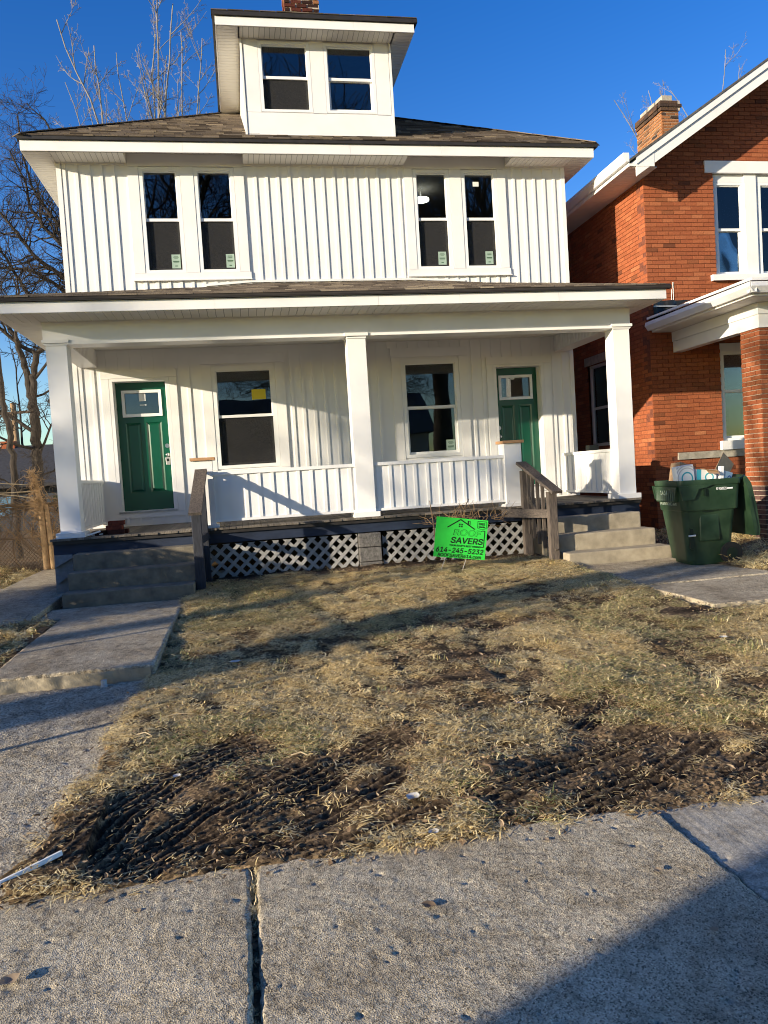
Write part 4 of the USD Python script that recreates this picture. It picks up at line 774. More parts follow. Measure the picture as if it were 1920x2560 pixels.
# roof with rake boards and gutter
GY = 11.72; RX = (BX0 + BX1) / 2
def rz(x, off=0.0): return 6.415 + RS * (x - 6.62) + off
rf = part(MB().add([(6.45, GY - .03, rz(6.45, .04)), (RX, GY - .03, rz(RX, .04)), (RX, 22.4, rz(RX, .04)), (6.45, 22.4, rz(6.45, .04)), (2 * RX - 6.45, GY - .03, rz(6.45, .04)), (2 * RX - 6.45, 22.4, rz(6.45, .04)),
     (6.45, GY - .03, rz(6.45)), (RX, GY - .03, rz(RX)), (RX, 22.4, rz(RX)), (6.45, 22.4, rz(6.45)), (2 * RX - 6.45, GY - .03, rz(6.45)), (2 * RX - 6.45, 22.4, rz(6.45))],
     [[0, 1, 2, 3], [1, 4, 5, 2], [9, 8, 7, 6], [8, 11, 10, 7], [6, 7, 1, 0], [7, 10, 4, 1], [3, 9, 6, 0], [5, 4, 10, 11]]), 'roof', 'grey_shingle', bh)
for nm, o0, o1, y0, y1 in (('rake_crown', -.115, -.004, GY - .022, GY + .03), ('rake_board', -.30, -.118, GY, GY + .022)):
    for s in (1, -1):
        a = sg.Polygon([(6.58, rz(6.58, o0)), (RX, rz(RX, o0)), (RX, rz(RX, o1)), (6.58, rz(6.58, o1))])
        if s < 0: a = sa.scale(a, -1, 1, origin=(RX, 0))
        part(prism(a, y0, y1), nm, 'white_trim', bh)
part(MB().add([(6.9, GY + .022, rz(6.9, -.29)), (RX, GY + .022, rz(RX, -.29)), (RX, BY0, rz(RX, -.29)), (6.9, BY0, rz(6.9, -.29))], [[0, 1, 2, 3]]), 'rake_soffit', 'soffit_vinyl', bh)
part(prism(sg.Polygon([(6.47, 6.245), (6.90, 6.245), (6.90, 6.47), (6.70, 6.42), (6.47, 6.28)]), GY - .004, GY + .02), 'eave_return', 'white_trim', bh)
soffit_side(6.47, BX0 - .002, GY + .02, 20, 6.238, bh, .10)
part(MB().box(6.448, 6.47, GY - .004, 22, 6.238, 6.36), 'eave_fascia', 'white_trim', bh)
gp = sg.Polygon([(6.345, 6.44), (6.335, 6.38), (6.39, 6.30), (6.445, 6.30), (6.445, 6.44), (6.437, 6.44), (6.437, 6.31), (6.395, 6.31), (6.345, 6.385)])
part(prism(gp, GY - .03, 22), 'gutter', 'white_trim', bh); part(prism(sg.Polygon([(6.345, 6.44), (6.335, 6.38), (6.39, 6.30), (6.445, 6.30), (6.445, 6.44)]), GY - .035, GY - .03), 'gutter_end', 'white_trim', bh)
# chimney on the left slope
cn = node('chimney', bh); CX0, CX1, CY0, CY1 = 9.64, 10.06, 16.0, 17.1
part(MB().box(CX0 + .012, CX1, CY0 + .012, CY1, 7.6, 9.22), 'chimney_core', 'pale_mortar', cn)
def chim(make, u0, u1, z0, z1): lay(cn, make, u0, u1, z0, z1, rect(u0, u1, z0, z1), limit=14, key=lambda u, z: -z, mort=.018, m='chimney_brick')
chim(mk_front(CY0), CX0, CX1, 8.3, 9.16); chim(mk_left(CX0), CY0, CY1, 8.0, 9.16)
for k, o in enumerate((.03, .05, .03)):
    z = 9.165 + k * .075
    for x in np.arange(CX0 - o, CX1 + o - .1, .205): part(MB().box(x, min(x + .195, CX1 + o), CY0 - o, CY0 + .1, z, z + .062, t=rng.uniform(0, .2)), 'brick', 'chimney_brick', cn)
    for y in np.arange(CY0 - o + .1, CY1 + o - .1, .205): part(MB().box(CX0 - o, CX0 + .1, y + .008, y + .2, z, z + .062, t=rng.uniform(0, .3)), 'brick', 'chimney_brick', cn)
part(MB().box(CX0 - .02, CX1 + .02, CY0 - .02, CY1, 9.17, 9.385), 'cap_core', 'pale_mortar', cn)
for y in (16.08, 16.42, 16.76): part(MB().box(CX0 + .08, CX1 - .1, y, y + .28, 9.38, 9.54), 'flue', 'limestone', cn)
# its porch: brick pier, beams, gutter, membrane flashing
bp = node('porch', bh); QX, QY = 7.385, 9.975
part(MB().box(QX + .012, QX + .45, QY + .012, QY + .425, .1, 3.33), 'pier_core', 'pale_mortar', bp)
pr = np.random.default_rng(83)
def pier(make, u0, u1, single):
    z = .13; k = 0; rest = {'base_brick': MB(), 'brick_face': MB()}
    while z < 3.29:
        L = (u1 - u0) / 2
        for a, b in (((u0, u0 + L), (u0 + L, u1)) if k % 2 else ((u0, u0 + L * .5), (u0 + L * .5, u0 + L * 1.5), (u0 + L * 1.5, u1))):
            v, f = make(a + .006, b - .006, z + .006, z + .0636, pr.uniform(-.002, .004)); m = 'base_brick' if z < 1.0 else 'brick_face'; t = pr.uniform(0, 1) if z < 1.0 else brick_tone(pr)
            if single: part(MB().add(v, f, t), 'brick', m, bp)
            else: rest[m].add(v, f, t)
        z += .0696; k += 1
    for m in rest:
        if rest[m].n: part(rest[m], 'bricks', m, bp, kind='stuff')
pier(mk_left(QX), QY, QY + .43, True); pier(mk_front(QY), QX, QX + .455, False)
for z0, z1, d in ((3.31, 3.49, .004), (3.493, 3.655, .02)):
    part(MB().box(QX - d, QX + .16, QY - d, BY0, z0, z1), 'side_beam', 'white_trim', bp); part(MB().box(QX + .16, 11, QY - d, QY + .2, z0, z1), 'front_beam', 'white_trim', bp)
part(MB().box(QX - .02, QX + .47, QY - .02, QY + .45, 3.30, 3.309), 'pier_cap', 'white_trim', bp)
part(MB().box(QX + .16, 11, QY + .2, BY0, 3.6, 3.65), 'porch_ceiling', 'soffit_vinyl', bp)
OX, OY = 7.0, 9.56
soffit_side(OX + .02, QX - .02, OY + .03, BY0, 3.657, bp, .09); part(MB().box(QX - .02, 11, OY + .03, QY - .02, 3.657, 3.665), 'soffit_panel', 'soffit_vinyl', bp)
part(MB().box(OX + .0, OX + .02, OY + .0, BY0, 3.66, 3.80), 'porch_fascia', 'white_trim', bp); part(MB().box(OX + .02, 11, OY, OY + .02, 3.66, 3.80), 'porch_fascia', 'white_trim', bp)
gq = sa.translate(gp, OX - 6.45, 3.83 - 6.44); part(prism(gq, OY - .1, BY0 + .02), 'gutter', 'white_trim', bp)
gq2 = sg.Polygon([(OY - .10, 3.83), (OY - .11, 3.77), (OY - .06, 3.69), (OY - .005, 3.69), (OY - .005, 3.83)]); part(prism(gq2, OX - .09, 11, 'x'), 'gutter', 'white_trim', bp)
part(MB().add([(OX - .06, OY - .06, 3.845), (11, OY - .06, 3.845), (11, BY0, 4.16), (7.6, BY0, 4.16), (OX - .06, BY0, 3.87)], [[0, 1, 2, 3], [0, 3, 4, 4]]), 'porch_roof', 'membrane', bp)
part(MB().bar((OX - .07, OY - .07, 3.868), (OX - .07, BY0, 3.895), .03, .035), 'drip_edge', 'white_trim', bp); part(MB().bar((OX - .07, OY - .07, 3.868), (11, OY - .07, 3.868), .03, .035), 'drip_edge', 'white_trim', bp)
mm = sheet(cuts((7.03, 8.1, .03)), cuts((3.86, 4.19, .03)), lambda X, Z: 0.02 * np.sin(X * 22) * np.exp(-((X - 7.3) / .25) ** 2) + .004 * np.sin(X * 60))
part((np.stack([mm[0][:, 0], BY0 - .03 + mm[0][:, 2], mm[0][:, 1]], 1), mm[1], mm[2]), 'membrane_flashing', 'membrane', bp, smooth=True)
part(MB().box(7.02, 8.05, BY0 - .062, BY0 - .05, 4.075, 4.10), 'flashing_bar', 'galvanised', bp)
for x in (7.39, 7.425): part(MB().tube([(x + .004 * math.sin(k * 3), BY0 - .006, 4.2 + k * .06) for k in range(6 if x > 7.4 else 4)], .006, 5), 'mortar_drip', 'paper_white', bh)

# ---------------------------------------------------------------- yard sign
def sign_xf(u, v): return np.array([u * .675, 0, -v * .505])
sp = numbered('/World', 'yard_sign'); sx = UsdGeom.Xform.Define(stage, sp); ORG[sp] = np.zeros(3)
sx.AddTransformOp().Set(Gf.Matrix4d(*[.9885, 0, -.151, 0], *[0, 1, 0, 0], *[.151, 0, .9885, 0], *[2.362, 9.42, 0.975, 1]))
say(sx.GetPrim(), 'bright green lawn sign for a roofing firm on wire stakes', 'sign')
board = part(MB().box(0, .675, 0, .006, -.505, 0), 'board', 'sign_green', sp)
def word(txt, u0, u1, v0, v1, m='ink_black', d=-.0012, shear=.18, bold=True, name='lettering', caps=None):
    t = meshkit.text_mesh(txt, 1.0, .0008, bold); v = np.array(t.vertices); lo, hi = v.min(0), v.max(0)
    x = (v[:, 0] - lo[0]) / (hi[0] - lo[0]); z = (v[:, 1] - lo[1]) / (hi[1] - lo[1])
    a, b = sign_xf(u0, v1), sign_xf(u1, v0); sh = shear * (b[2] - a[2]); W = b[0] - a[0] - abs(sh)
    P = np.stack([a[0] + x * W + z * sh, np.full(len(x), d) + v[:, 2], a[2] + z * (b[2] - a[2])], 1)
    if bold:
        n0 = len(P); fs0 = np.array(t.faces); P = np.vstack([P + [ox, -.00012 * k, oz] for k, (ox, oz) in enumerate(((0, 0), (.0011, 0), (-.0011, 0), (0, .0009), (0, -.0009)))]); tf = np.vstack([fs0 + n0 * k for k in range(5)])
    else: tf = np.array(t.faces)
    part((P, tf[:, ::-1], np.full(len(P), .5)), name, m, sp, f'lettering reading {txt}' if name == 'lettering' else None)
word('ROOF', .345, .895, .275, .43, 'ink_darkgreen', -.0012); 
t_ = meshkit.text_mesh('ROOF', 1.0, .0008, False); word('ROOF', .357, .884, .283, .423, 'sign_green', -.0024, bold=False, name='letter_fill')
word('SAVERS', .30, .945, .475, .63); word("YOUR ROOF'S BEST FRIEND", .285, .90, .665, .71, 'ink_darkgreen')
word('614-245-5232', .03, .965, .745, .875); word('ROOFSAVER614.com', .075, .93, .90, .985)
word('FREE', .825, .945, .075, .135, shear=0); word('Quote', .825, .945, .15, .20, shear=0)
def stroke(pts, w, m='ink_black', nm='roof_line', d=-.0012):
    b = MB()
    for p_, q_ in zip(pts[:-1], pts[1:]):
        a, c = sign_xf(*p_), sign_xf(*q_); b.bar((a[0], d, a[2]), (c[0], d, c[2]), w, .0014, up=(0, 1, 0)) if False else b.bar((a[0], d, a[2]), (c[0], d, c[2]), .0014, w, up=(0, 0, 1) if abs(c[2] - a[2]) < abs(c[0] - a[0]) else (1, 0, 0))
    part(b, nm, m, sp)
stroke([(.22, .245), (.463, .03), (.753, .25)], .014); stroke([(.615, .06), (.615, .135)], .014, nm='chimney_mark'); stroke([(.60, .055), (.655, .055)], .006, nm='chimney_mark'); stroke([(.65, .06), (.65, .155)], .006, nm='chimney_mark')
b = MB()
for u in (.437, .482):
    for v in (.135, .185): a = sign_xf(u, v); b.box(a[0], a[0] + .020, -.0014, -.0004, a[2] - .018, a[2])
part(b, 'window_mark', 'ink_black', sp)
stroke([(.895, .275), (.952, .275)], .010, nm='bracket'); stroke([(.952, .27), (.952, .685)], .010, nm='bracket'); stroke([(.895, .685), (.952, .685)], .010, nm='bracket')
stroke([(.80, .04), (.975, .04)], .007, nm='badge_edge', m='ink_darkgreen'); stroke([(.80, .04), (.80, .205), (.885, .245), (.975, .205), (.975, .04)], .005, nm='badge_edge', m='ink_darkgreen')
for u in (.235, .64): part(MB().tube([(u * .675, .003, -.02), (u * .675, .003, -.505), (u * .675 - .09 - .0 * u, .003, -.86)], .0026, 6), 'wire_stake', 'galvanised', sp)

# ---------------------------------------------------------------- green wheeled bin, lid open, full of boxes
bn = numbered('/World', 'wheeled_bin'); bxf = UsdGeom.Xform.Define(stage, bn); ORG[bn] = np.zeros(3)
bxf.AddTranslateOp().Set(Gf.Vec3d(5.66, 8.90, 0.178)); bxf.AddRotateZOp().Set(-4.5)
say(bxf.GetPrim(), 'dark green wheeled bin with open lid, overfull with boxes', 'bin')
def rrect(x0, x1, y0, y1, r, n=5):
    out = []
    for cx, cy, a0 in ((x1 - r, y1 - r, 0), (x0 + r, y1 - r, 90), (x0 + r, y0 + r, 180), (x1 - r, y0 + r, 270)):
        for k in range(n + 1): a = math.radians(a0 + 90 * k / n); out.append((cx + r * math.cos(a), cy + r * math.sin(a)))
    return np.array(out)
def loft(rings):
    n = len(rings[0][0]); v = np.vstack([np.column_stack([p, np.full(n, z)]) for p, z in rings]); f = []
    for k in range(len(rings) - 1):
        for j in range(n): j2 = (j + 1) % n; f.append([k * n + j, k * n + j2, (k + 1) * n + j2, (k + 1) * n + j])
    return v, np.array(f)
# outer shell, front towards -x: narrow foot, upper collar, rolled rim, then the inside
prof = [(rrect(-.235, .25, -.235, .235, .07), 0.0), (rrect(-.25, .255, -.245, .245, .07), 0.012), (rrect(-.275, .275, -.262, .262, .075), .22), (rrect(-.335, .31, -.292, .292, .085), .655), (rrect(-.345, .315, -.296, .296, .085), .672),
        (rrect(-.385, .335, -.325, .325, .07), .684), (rrect(-.39, .34, -.328, .328, .07), .70), (rrect(-.425, .355, -.345, .345, .07), .985), (rrect(-.44, .37, -.358, .358, .075), .992), (rrect(-.448, .375, -.364, .364, .075), 1.05), (rrect(-.44, .368, -.358, .358, .075), 1.062), (rrect(-.415, .345, -.335, .335, .07), 1.056), (rrect(-.37, .30, -.30, .30, .07), .62), (rrect(-.30, .25, -.24, .24, .07), .06)]
v, f = loft(prof); nn = len(prof[0][0]); cb = len(v); v = np.vstack([v, [[0, 0, 0]], [[0, 0, .06]]]); last = (len(prof) - 1) * nn
f = np.vstack([f, [[cb, (j + 1) % nn, j, j] for j in range(nn)], [[cb + 1, last + j, last + (j + 1) % nn, last + (j + 1) % nn] for j in range(nn)]])
f3 = np.vstack([f[:, [0, 1, 2]], f[:, [0, 2, 3]]]); f3 = f3[(f3[:, 0] != f3[:, 1]) & (f3[:, 1] != f3[:, 2]) & (f3[:, 0] != f3[:, 2])]
part((v, f3), 'body', 'bin_green', bn, smooth=35)
# front grip: a pocket panel with upright ribs, and the side flange that runs down to it
part(prism(sg.Polygon([(-.30, .985), (.30, .985), (.24, .80), (-.24, .80)]), -.455, -.40, 'x'), 'grip_panel', 'bin_green', bn)
for k in range(9): y = -.21 + k * .0525; part(MB().add([(-.452, y - .012, .815), (-.452, y + .012, .815), (-.470, y, .815), (-.456, y, .955)], [[0, 1, 2, 2], [0, 2, 3, 3], [1, 3, 2, 2], [0, 3, 1, 1]]), 'grip_rib', 'bin_green', bn)
for y, s in ((-.372, -1), (.352, 1)):
    part(prism(sg.Polygon([(-.445, .995), (-.02, .995), (-.10, .965), (-.20, .95), (-.26, .83), (-.33, .82), (-.41, .82)]), y, y + .03), 'side_flange', 'bin_green', bn)
    part(prism(sg.Polygon([(-.13, .95), (-.105, .95), (-.108, .86), (-.125, .86)]), y + .005, y + .028), 'rib', 'bin_dark', bn)
part(rbox(-.17, .09, -.302, -.26, .30, .645, .02).refine_to_length(.1), 'side_panel', 'bin_green', bn, smooth=40)
part(MB().add([(-.15, -.333, .662), (.07, -.325, .675), (.07, -.325, .682), (-.15, -.334, .676)], [[0, 1, 2, 3]]), 'rib', 'bin_dark', bn)
part(prism(sg.Polygon([(-.300, .60), (-.255, .50), (-.235, .28), (-.245, .20), (-.29, .22)]), -.283, -.25), 'corner_recess', 'bin_dark', bn)
part(MB().tube([(-.31, -.283, .375), (-.225, -.292, .378)], .011, 8), 'catch_bar', 'paper_white', bn)
for y0, y1 in ((-.30, -.245), (.245, .30)):
    wh = node('wheel', bn); c = trimesh.creation.cylinder(.135, y1 - y0, sections=28); c.apply_transform(trimesh.transformations.rotation_matrix(math.pi / 2, [1, 0, 0])); c.apply_translation((.235, (y0 + y1) / 2, .133)); part(c, 'tyre', 'black_rubber', wh, smooth=40)
    c = trimesh.creation.cylinder(.07, y1 - y0 + .01, sections=20); c.apply_transform(trimesh.transformations.rotation_matrix(math.pi / 2, [1, 0, 0])); c.apply_translation((.235, (y0 + y1) / 2, .133)); part(c, 'hub', 'bin_dark', wh, smooth=40)
part(MB().tube([(.235, -.3, .133), (.235, .3, .133)], .012, 8), 'axle', 'steel', bn)
part(MB().tube([(.37, -.30, 1.045), (.445, -.27, 1.075), (.455, 0, 1.08), (.445, .27, 1.075), (.37, .30, 1.045)], .017, 8), 'handle', 'bin_green', bn, smooth=True)
# lid hanging open behind
lidp = [(.43, 1.07), (.49, .98), (.55, .70), (.585, .40), (.575, .335), (.53, .33), (.52, .40), (.475, .70), (.44, .93), (.40, 1.03)]
lm = prism(sg.Polygon(lidp), -.345, .345); part(lm, 'lid', 'bin_green', bn)
part(prism(sg.Polygon([(.53, .33), (.505, .36), (.46, .66), (.46, .80), (.475, .82), (.54, .45)]), -.36, -.346), 'lid_rim', 'bin_green', bn)
def bin_text(txt, h, origin, face, m, nm='lettering', w=None):
    t = meshkit.text_mesh(txt, h, .0012, True); v = np.array(t.vertices); 
    if w: v[:, 0] *= w / v[:, 0].max()
    if face == 'side': P = np.stack([origin[0] + v[:, 0], origin[1] - v[:, 2], origin[2] + v[:, 1]], 1); f = np.array(t.faces)
    else: P = np.stack([origin[0] - v[:, 2], origin[1] - v[:, 0], origin[2] + v[:, 1]], 1); f = np.array(t.faces)
    part((P, f, np.full(len(P), .5)), nm, m, bn, f'lettering reading {txt}')
bin_text('PI 9060121', .030, (.03, -.3505, .925), 'side', 'print_white', w=.135)
part(MB().box(.172, .245, -.352, -.3495, .929, .948), 'bar_mark', 'print_white', bn)
bin_text('1614', .055, (-.4565, .13, .885), 'front', 'worn_ink', w=.20)
bin_text('PEMBROKE AVE', .034, (-.4145, .22, .755), 'front', 'worn_ink', w=.44)
# boxes in the bin (each a thing), in the bin's frame
def in_bin(x, y, z): a = math.radians(-4.5); return (5.66 + x * math.cos(a) - y * math.sin(a), 8.90 + x * math.sin(a) + y * math.cos(a), .178 + z)
def bin_box(nm, label, cat, pos, M, w, d, h, m, extra=()):
    p = numbered('/World', nm); x = UsdGeom.Xform.Define(stage, p); ORG[p] = np.zeros(3)
    Rm = trimesh.transformations.euler_matrix(*[math.radians(k) for k in M]); x.AddTransformOp().Set(Gf.Matrix4d(*[*Rm[:3, 0], 0], *[*Rm[:3, 1], 0], *[*Rm[:3, 2], 0], *[*in_bin(*pos), 1]))
    say(x.GetPrim(), label, cat); part(rbox(-w / 2, w / 2, 0, d, 0, h, .004), 'carton', m, p)
    return p
def ring_mark(p, cx, cz, r0, r1, m, y=-.0012, a0=0, a1=360, clip=None):
    ring = sg.Point(cx, cz).buffer(r1, 24).difference(sg.Point(cx, cz).buffer(r0, 24))
    if clip: ring = ring.intersection(rect(*clip))
    if not ring.is_empty: part(prism(ring, y, y + .001), 'ring_mark', m, p)
q = bin_box('printed_carton', 'white carton with grey arcs and teal ring, leftmost in the bin', 'box', (-.265, -.25, .80), (0, -6, 2), .235, .10, .445, 'print_white')
for k, r_ in enumerate((.12, .15, .18)): ring_mark(q, .015, .285, r_, r_ + .012, 'print_grey', clip=(-.117, .117, .01, .44))
ring_mark(q, .015, .285, .062, .080, 'print_teal')
q = bin_box('printed_carton', 'white carton with teal edge and ring mark beside the larger one', 'box', (-.035, -.22, .80), (0, 4, -8), .25, .16, .38, 'print_white')
part(MB().box(-.124, -.070, -.0012, 0, .01, .38), 'teal_band', 'print_teal', q); ring_mark(q, .035, .285, .04, .056, 'print_teal'); part(MB().bar((-.07, -.02, .385), (.13, -.02, .36), .10, .004), 'flap', 'cardboard', q); part(MB().box(-.01, .125, -.10, 0, .375, .379, M=trimesh.transformations.rotation_matrix(.5, [1, 0, 0], [0, 0, .377])), 'flap', 'cardboard', q)
q = bin_box('printed_carton', 'open carton with upright brown flap and blue ring, rightmost in the bin', 'box', (.235, -.16, .84), (10, 12, 25), .15, .12, .30, 'print_white')
ring_mark(q, .02, .22, .025, .038, 'print_blue'); part(MB().box(-.16, .14, .09, .094, .24, .48, M=trimesh.transformations.rotation_matrix(.35, [0, 1, 0], [0, .09, .3])), 'flap', 'cardboard', q)
q = bin_box('brown_carton', 'brown cardboard carton leaning at the back of the bin', 'box', (-.25, -.06, .78), (-6, 18, 12), .26, .16, .50, 'cardboard')
q = bin_box('cardboard_sheet', 'loose brown cardboard sheet sticking out at the front of the bin', 'cardboard', (-.36, -.21, .86), (0, 38, 6), .16, .02, .26, 'cardboard')
q = bin_box('spray_can', 'white can standing among the boxes at the right of the bin', 'can', (.165, -.24, .95), (0, 5, 0), .05, .05, .26, 'print_white')

# ---------------------------------------------------------------- things on the porch
def loose_brick(x, y, z, rzdeg, label, t):
    p = numbered('/World', 'brick'); Rm = trimesh.transformations.rotation_matrix(math.radians(rzdeg), [0, 0, 1]); m = rbox(-.105, .105, -.05, .05, 0, .058, .005); v, f, _ = meshkit.arrays(m)
    v = v @ Rm[:3, :3].T + [x, y, z]; gme = put(p, (v, f, np.full(len(v), t)), 'old_brick'); say(gme.GetPrim(), label, 'brick')
loose_brick(-1.70, 10.70, .972, 5, 'dark sooty brick lying at the bottom of the porch pile', .12); loose_brick(-1.66, 10.81, .972, -3, 'dark brick at the back of the little porch pile', .2); loose_brick(-1.715, 10.72, 1.031, -8, 'red brick in the middle of the porch pile', .45); loose_brick(-1.69, 10.73, 1.090, 3, 'reddish brick on top of the porch pile', .42)
loose_brick(-1.90, 10.72, .972, 60, 'black brick lying beside the left column', .05)
solo(MB().bar((-2.06, 10.56, .985), (-1.88, 10.60, 1.03), .05, .018), 'trim_offcut', 'white_trim', 'white trim offcut lying beside the left column', 'offcut')
solo(MB().bar((-2.0, 10.66, .98), (-1.86, 10.62, .99), .03, .012), 'trim_offcut', 'white_trim', 'short white sliver under the trim offcut', 'offcut')
solo(rbox(5.455, 5.62, 11.55, 11.68, 1.717, 1.80, .006), 'black_box', 'ink_black', 'small black box on the right porch railing', 'box')
# dead brush caught at the porch edge behind the sign
tw = thing('dead_brush', 'tangle of dead brown twigs at the porch edge behind the sign', 'brush', (2.9, 10.38, .8)); r = np.random.default_rng(91); po, ra, lo_, lr = [], [], [], []
for k in range(70):
    a = np.array([r.uniform(2.45, 3.55), r.uniform(10.30, 10.45), r.uniform(.78, .90)]); d = np.array([r.normal(0, .8), r.normal(0, .25), r.normal(.12, .25)]); L = r.uniform(.12, .42); p_ = [a]
    for j in range(5): d = d + r.normal(0, .28, 3); p_.append(p_[-1] + d / np.linalg.norm(d) * L / 5)
    p_ = np.array(p_); p_[:, 1] = np.minimum(p_[:, 1], 10.44); po.append(p_); ra.append(np.linspace(r.uniform(.003, .006), .0012, 6)); 
part((*tubes(po, ra, 4), ), 'twigs', 'vine', tw, kind='stuff')
for a, c in (((2.56, 10.36, .35), (2.50, 10.33, 1.14)), ((2.80, 10.37, .70), (3.05, 10.30, 1.13)), ((2.95, 10.37, .8), (2.90, 10.28, 1.08))): part(MB().tube([a, tuple((np.array(a) + c) / 2 + [.015, 0, .01]), c], [.011, .009, .006], 6), 'stem', 'stick', tw)

# ---------------------------------------------------------------- fence at the left
fn = thing('chain_link_fence', 'rusty chain link fence with dead vines at the left', 'fence', (-4.4, 13.8, .3))
FZ0, FZ1, FY, FX = .32, 1.40, 13.9, -4.55
def wires(u0, u1, make, w_=.0095):
    b = MB(); n_ = int((u1 - u0) / .058)
    for s in (1, -1):
        for k in range(-20, n_ + 20):
            a = u0 + k * .058; l = sg.LineString([(a, FZ0), (a + s * (FZ1 - FZ0 - .03) * .85, FZ1 - .03)]).intersection(rect(u0, u1, FZ0, FZ1))
            if l.is_empty or l.length < .02: continue
            (x0, z0), (x1, z1) = l.coords[0], l.coords[-1]; b.bar(make(x0, z0), make(x1, z1), .0 + w_, w_)
    return b
part(wires(-6.2, -2.55, lambda u, z: (u, FY, z)), 'wire_mesh', 'rusty_wire', fn); part(wires(3.6, FY, lambda u, z: (FX, u, z), .0045), 'wire_mesh', 'rusty_wire', fn)
for a, c in (((-6.2, FY, FZ1), (-2.5, FY, FZ1)), ((FX, 3.5, FZ1 + .0), (FX, FY, FZ1)), ((-6.2, FY, .85), (-2.5, FY, .85))): part(MB().tube([a, c], .019, 8), 'rail', 'rusty_wire', fn, smooth=True)
for x, y in ((-3.40, FY), (-2.50, FY), (FX, FY), (-6.2, FY), (FX, 3.5), (FX, 5.9), (FX, 8.3), (FX, 10.8)): part(MB().tube([(x, y, .1), (x, y, FZ1 + .02)], .027, 8), 'post', 'rusty_wire', fn, smooth=True)
vn = thing('vine_stump', 'bushy dead vine trunk climbing above the fence post', 'vine', (-3.33, 13.75, .35)); r = np.random.default_rng(92)
part(MB().tube([(-3.33, 13.75, .3), (-3.345, 13.76, .9), (-3.36, 13.77, 1.4), (-3.43, 13.78, 1.86)], [.065, .055, .048, .034], 8), 'trunk', 'vine', vn, smooth=True); part(MB().tube([(-3.22, 13.72, .3), (-3.25, 13.74, .9), (-3.28, 13.77, 1.38)], [.05, .04, .035], 7), 'trunk', 'vine', vn, smooth=True)
po, ra = [], []
for k in range(420):
    hz = r.choice([r.uniform(1.2, 1.5), r.uniform(1.6, 1.95), r.uniform(.5, 1.9)]); a = np.array([-3.34 - .05 * hz + r.normal(0, .03), 13.73 + r.normal(0, .04), hz]); d = np.array([r.normal(0, 1), r.normal(-.2, .5), r.normal(.35, .5)]); L = r.uniform(.05, .19); p_ = [a]
    for j in range(4): d = d + r.normal(0, .35, 3); p_.append(p_[-1] + d / np.linalg.norm(d) * L / 4)
    po.append(np.array(p_)); ra.append(np.linspace(.0055, .0018, 5))
part(tubes(po, ra, 4), 'twigs', 'vine', vn, kind='stuff')
for pts in ([(-3.42, 13.75, 1.72), (-3.9, 13.6, 1.78), (-4.6, 13.4, 1.90), (-5.2, 13.3, 2.05)], [(-3.42, 13.75, 1.62), (-3.9, 13.62, 1.62), (-4.5, 13.5, 1.72), (-5.2, 13.3, 1.9)], [(-3.45, 13.75, 1.5), (-3.7, 13.7, 1.56), (-3.95, 13.65, 1.6)]): part(MB().tube(pts, .008, 5), 'runner', 'pale_vine', vn)
po, ra = [], []
for k in range(190):
    x = r.uniform(-4.6, -2.6); z = r.uniform(.9, 1.4); p_ = [np.array([x, FY - .03 + r.normal(0, .02), z])]; d = np.array([r.normal(0, .25), 0, -1.0])
    if r.random() < .6: d = np.array([r.choice([-1, 1]), 0, r.normal(0, .12)]); p_[0][2] = 1.38 + r.normal(0, .035)
    L = r.uniform(.25, .9)
    for j in range(7): d = d + np.array([r.normal(0, .35), r.normal(0, .05), r.normal(0, .12)]); p_.append(p_[-1] + d / np.linalg.norm(d) * L / 7)
    po.append(np.array(p_)); ra.append(np.linspace(r.uniform(.005, .011), .003, 8))
for k in range(2300):  # unseen tangle on the side fence, thickened to shade the left steps
    y = r.uniform(7.35, 10.3); p_ = [np.array([FX + r.normal(0, .04), y, r.uniform(.35, 1.48)])]; d = np.array([0, r.normal(0, 1), r.normal(0, .7)]); L = r.uniform(.25, .8)
    for j in range(7): d = d + np.array([r.normal(0, .06), r.normal(0, .45), r.normal(0, .45)]); q_ = p_[-1] + d / np.linalg.norm(d) * L / 7; q_[2] = min(max(q_[2], .2), 1.55); p_.append(q_)
    po.append(np.array(p_)); ra.append(np.linspace(r.uniform(.006, .014), .004, 8))
solo(tubes(po, ra, 4), 'dead_vines', 'vine', 'dry pale vines hanging through the chain link fence, unseen stretch thickened to shade the steps', 'vines', smooth=True)

# ---------------------------------------------------------------- trees: trunks and limbs as tapered tubes, twigs grown from them
def grow(r, start, d, L, rad, lev, maxlev, out, up=.10, wig=.22, kids=(5, 8), spread=.85, ratio=.62, nseg=7, t0=.25):
    p_ = [np.array(start, float)]; d = np.array(d, float) / np.linalg.norm(d); dirs = [d]
    for j in range(nseg):
        d = d + r.normal(0, wig, 3) * (0.6 + .5 * j / nseg); d[2] += up; d /= np.linalg.norm(d); p_.append(p_[-1] + d * L / nseg); dirs.append(d)
    p_ = np.array(p_); out[lev].append((p_, rad * np.linspace(1, .32, nseg + 1)))
    if lev >= maxlev: return
    n_ = r.integers(*kids)
    for k in range(n_):
        t = r.uniform(t0, .98); i = t * nseg; i0 = int(min(i, nseg - 1)); a = p_[i0] + (p_[i0 + 1] - p_[i0]) * (i - i0); dd = dirs[i0 + 1]
        side = r.normal(0, 1, 3); side -= dd * side.dot(dd); side /= np.linalg.norm(side) + 1e-9; nd = dd * (1 - spread * .45) + side * spread * r.uniform(.6, 1.1)
        grow(r, a, nd, L * ratio * r.uniform(.7, 1.15) * (1.15 - .45 * t), rad * (1 - .6 * t) * .58, lev + 1, maxlev, out, up, wig * 1.08, kids, spread, ratio, max(4, nseg - 1), .15)
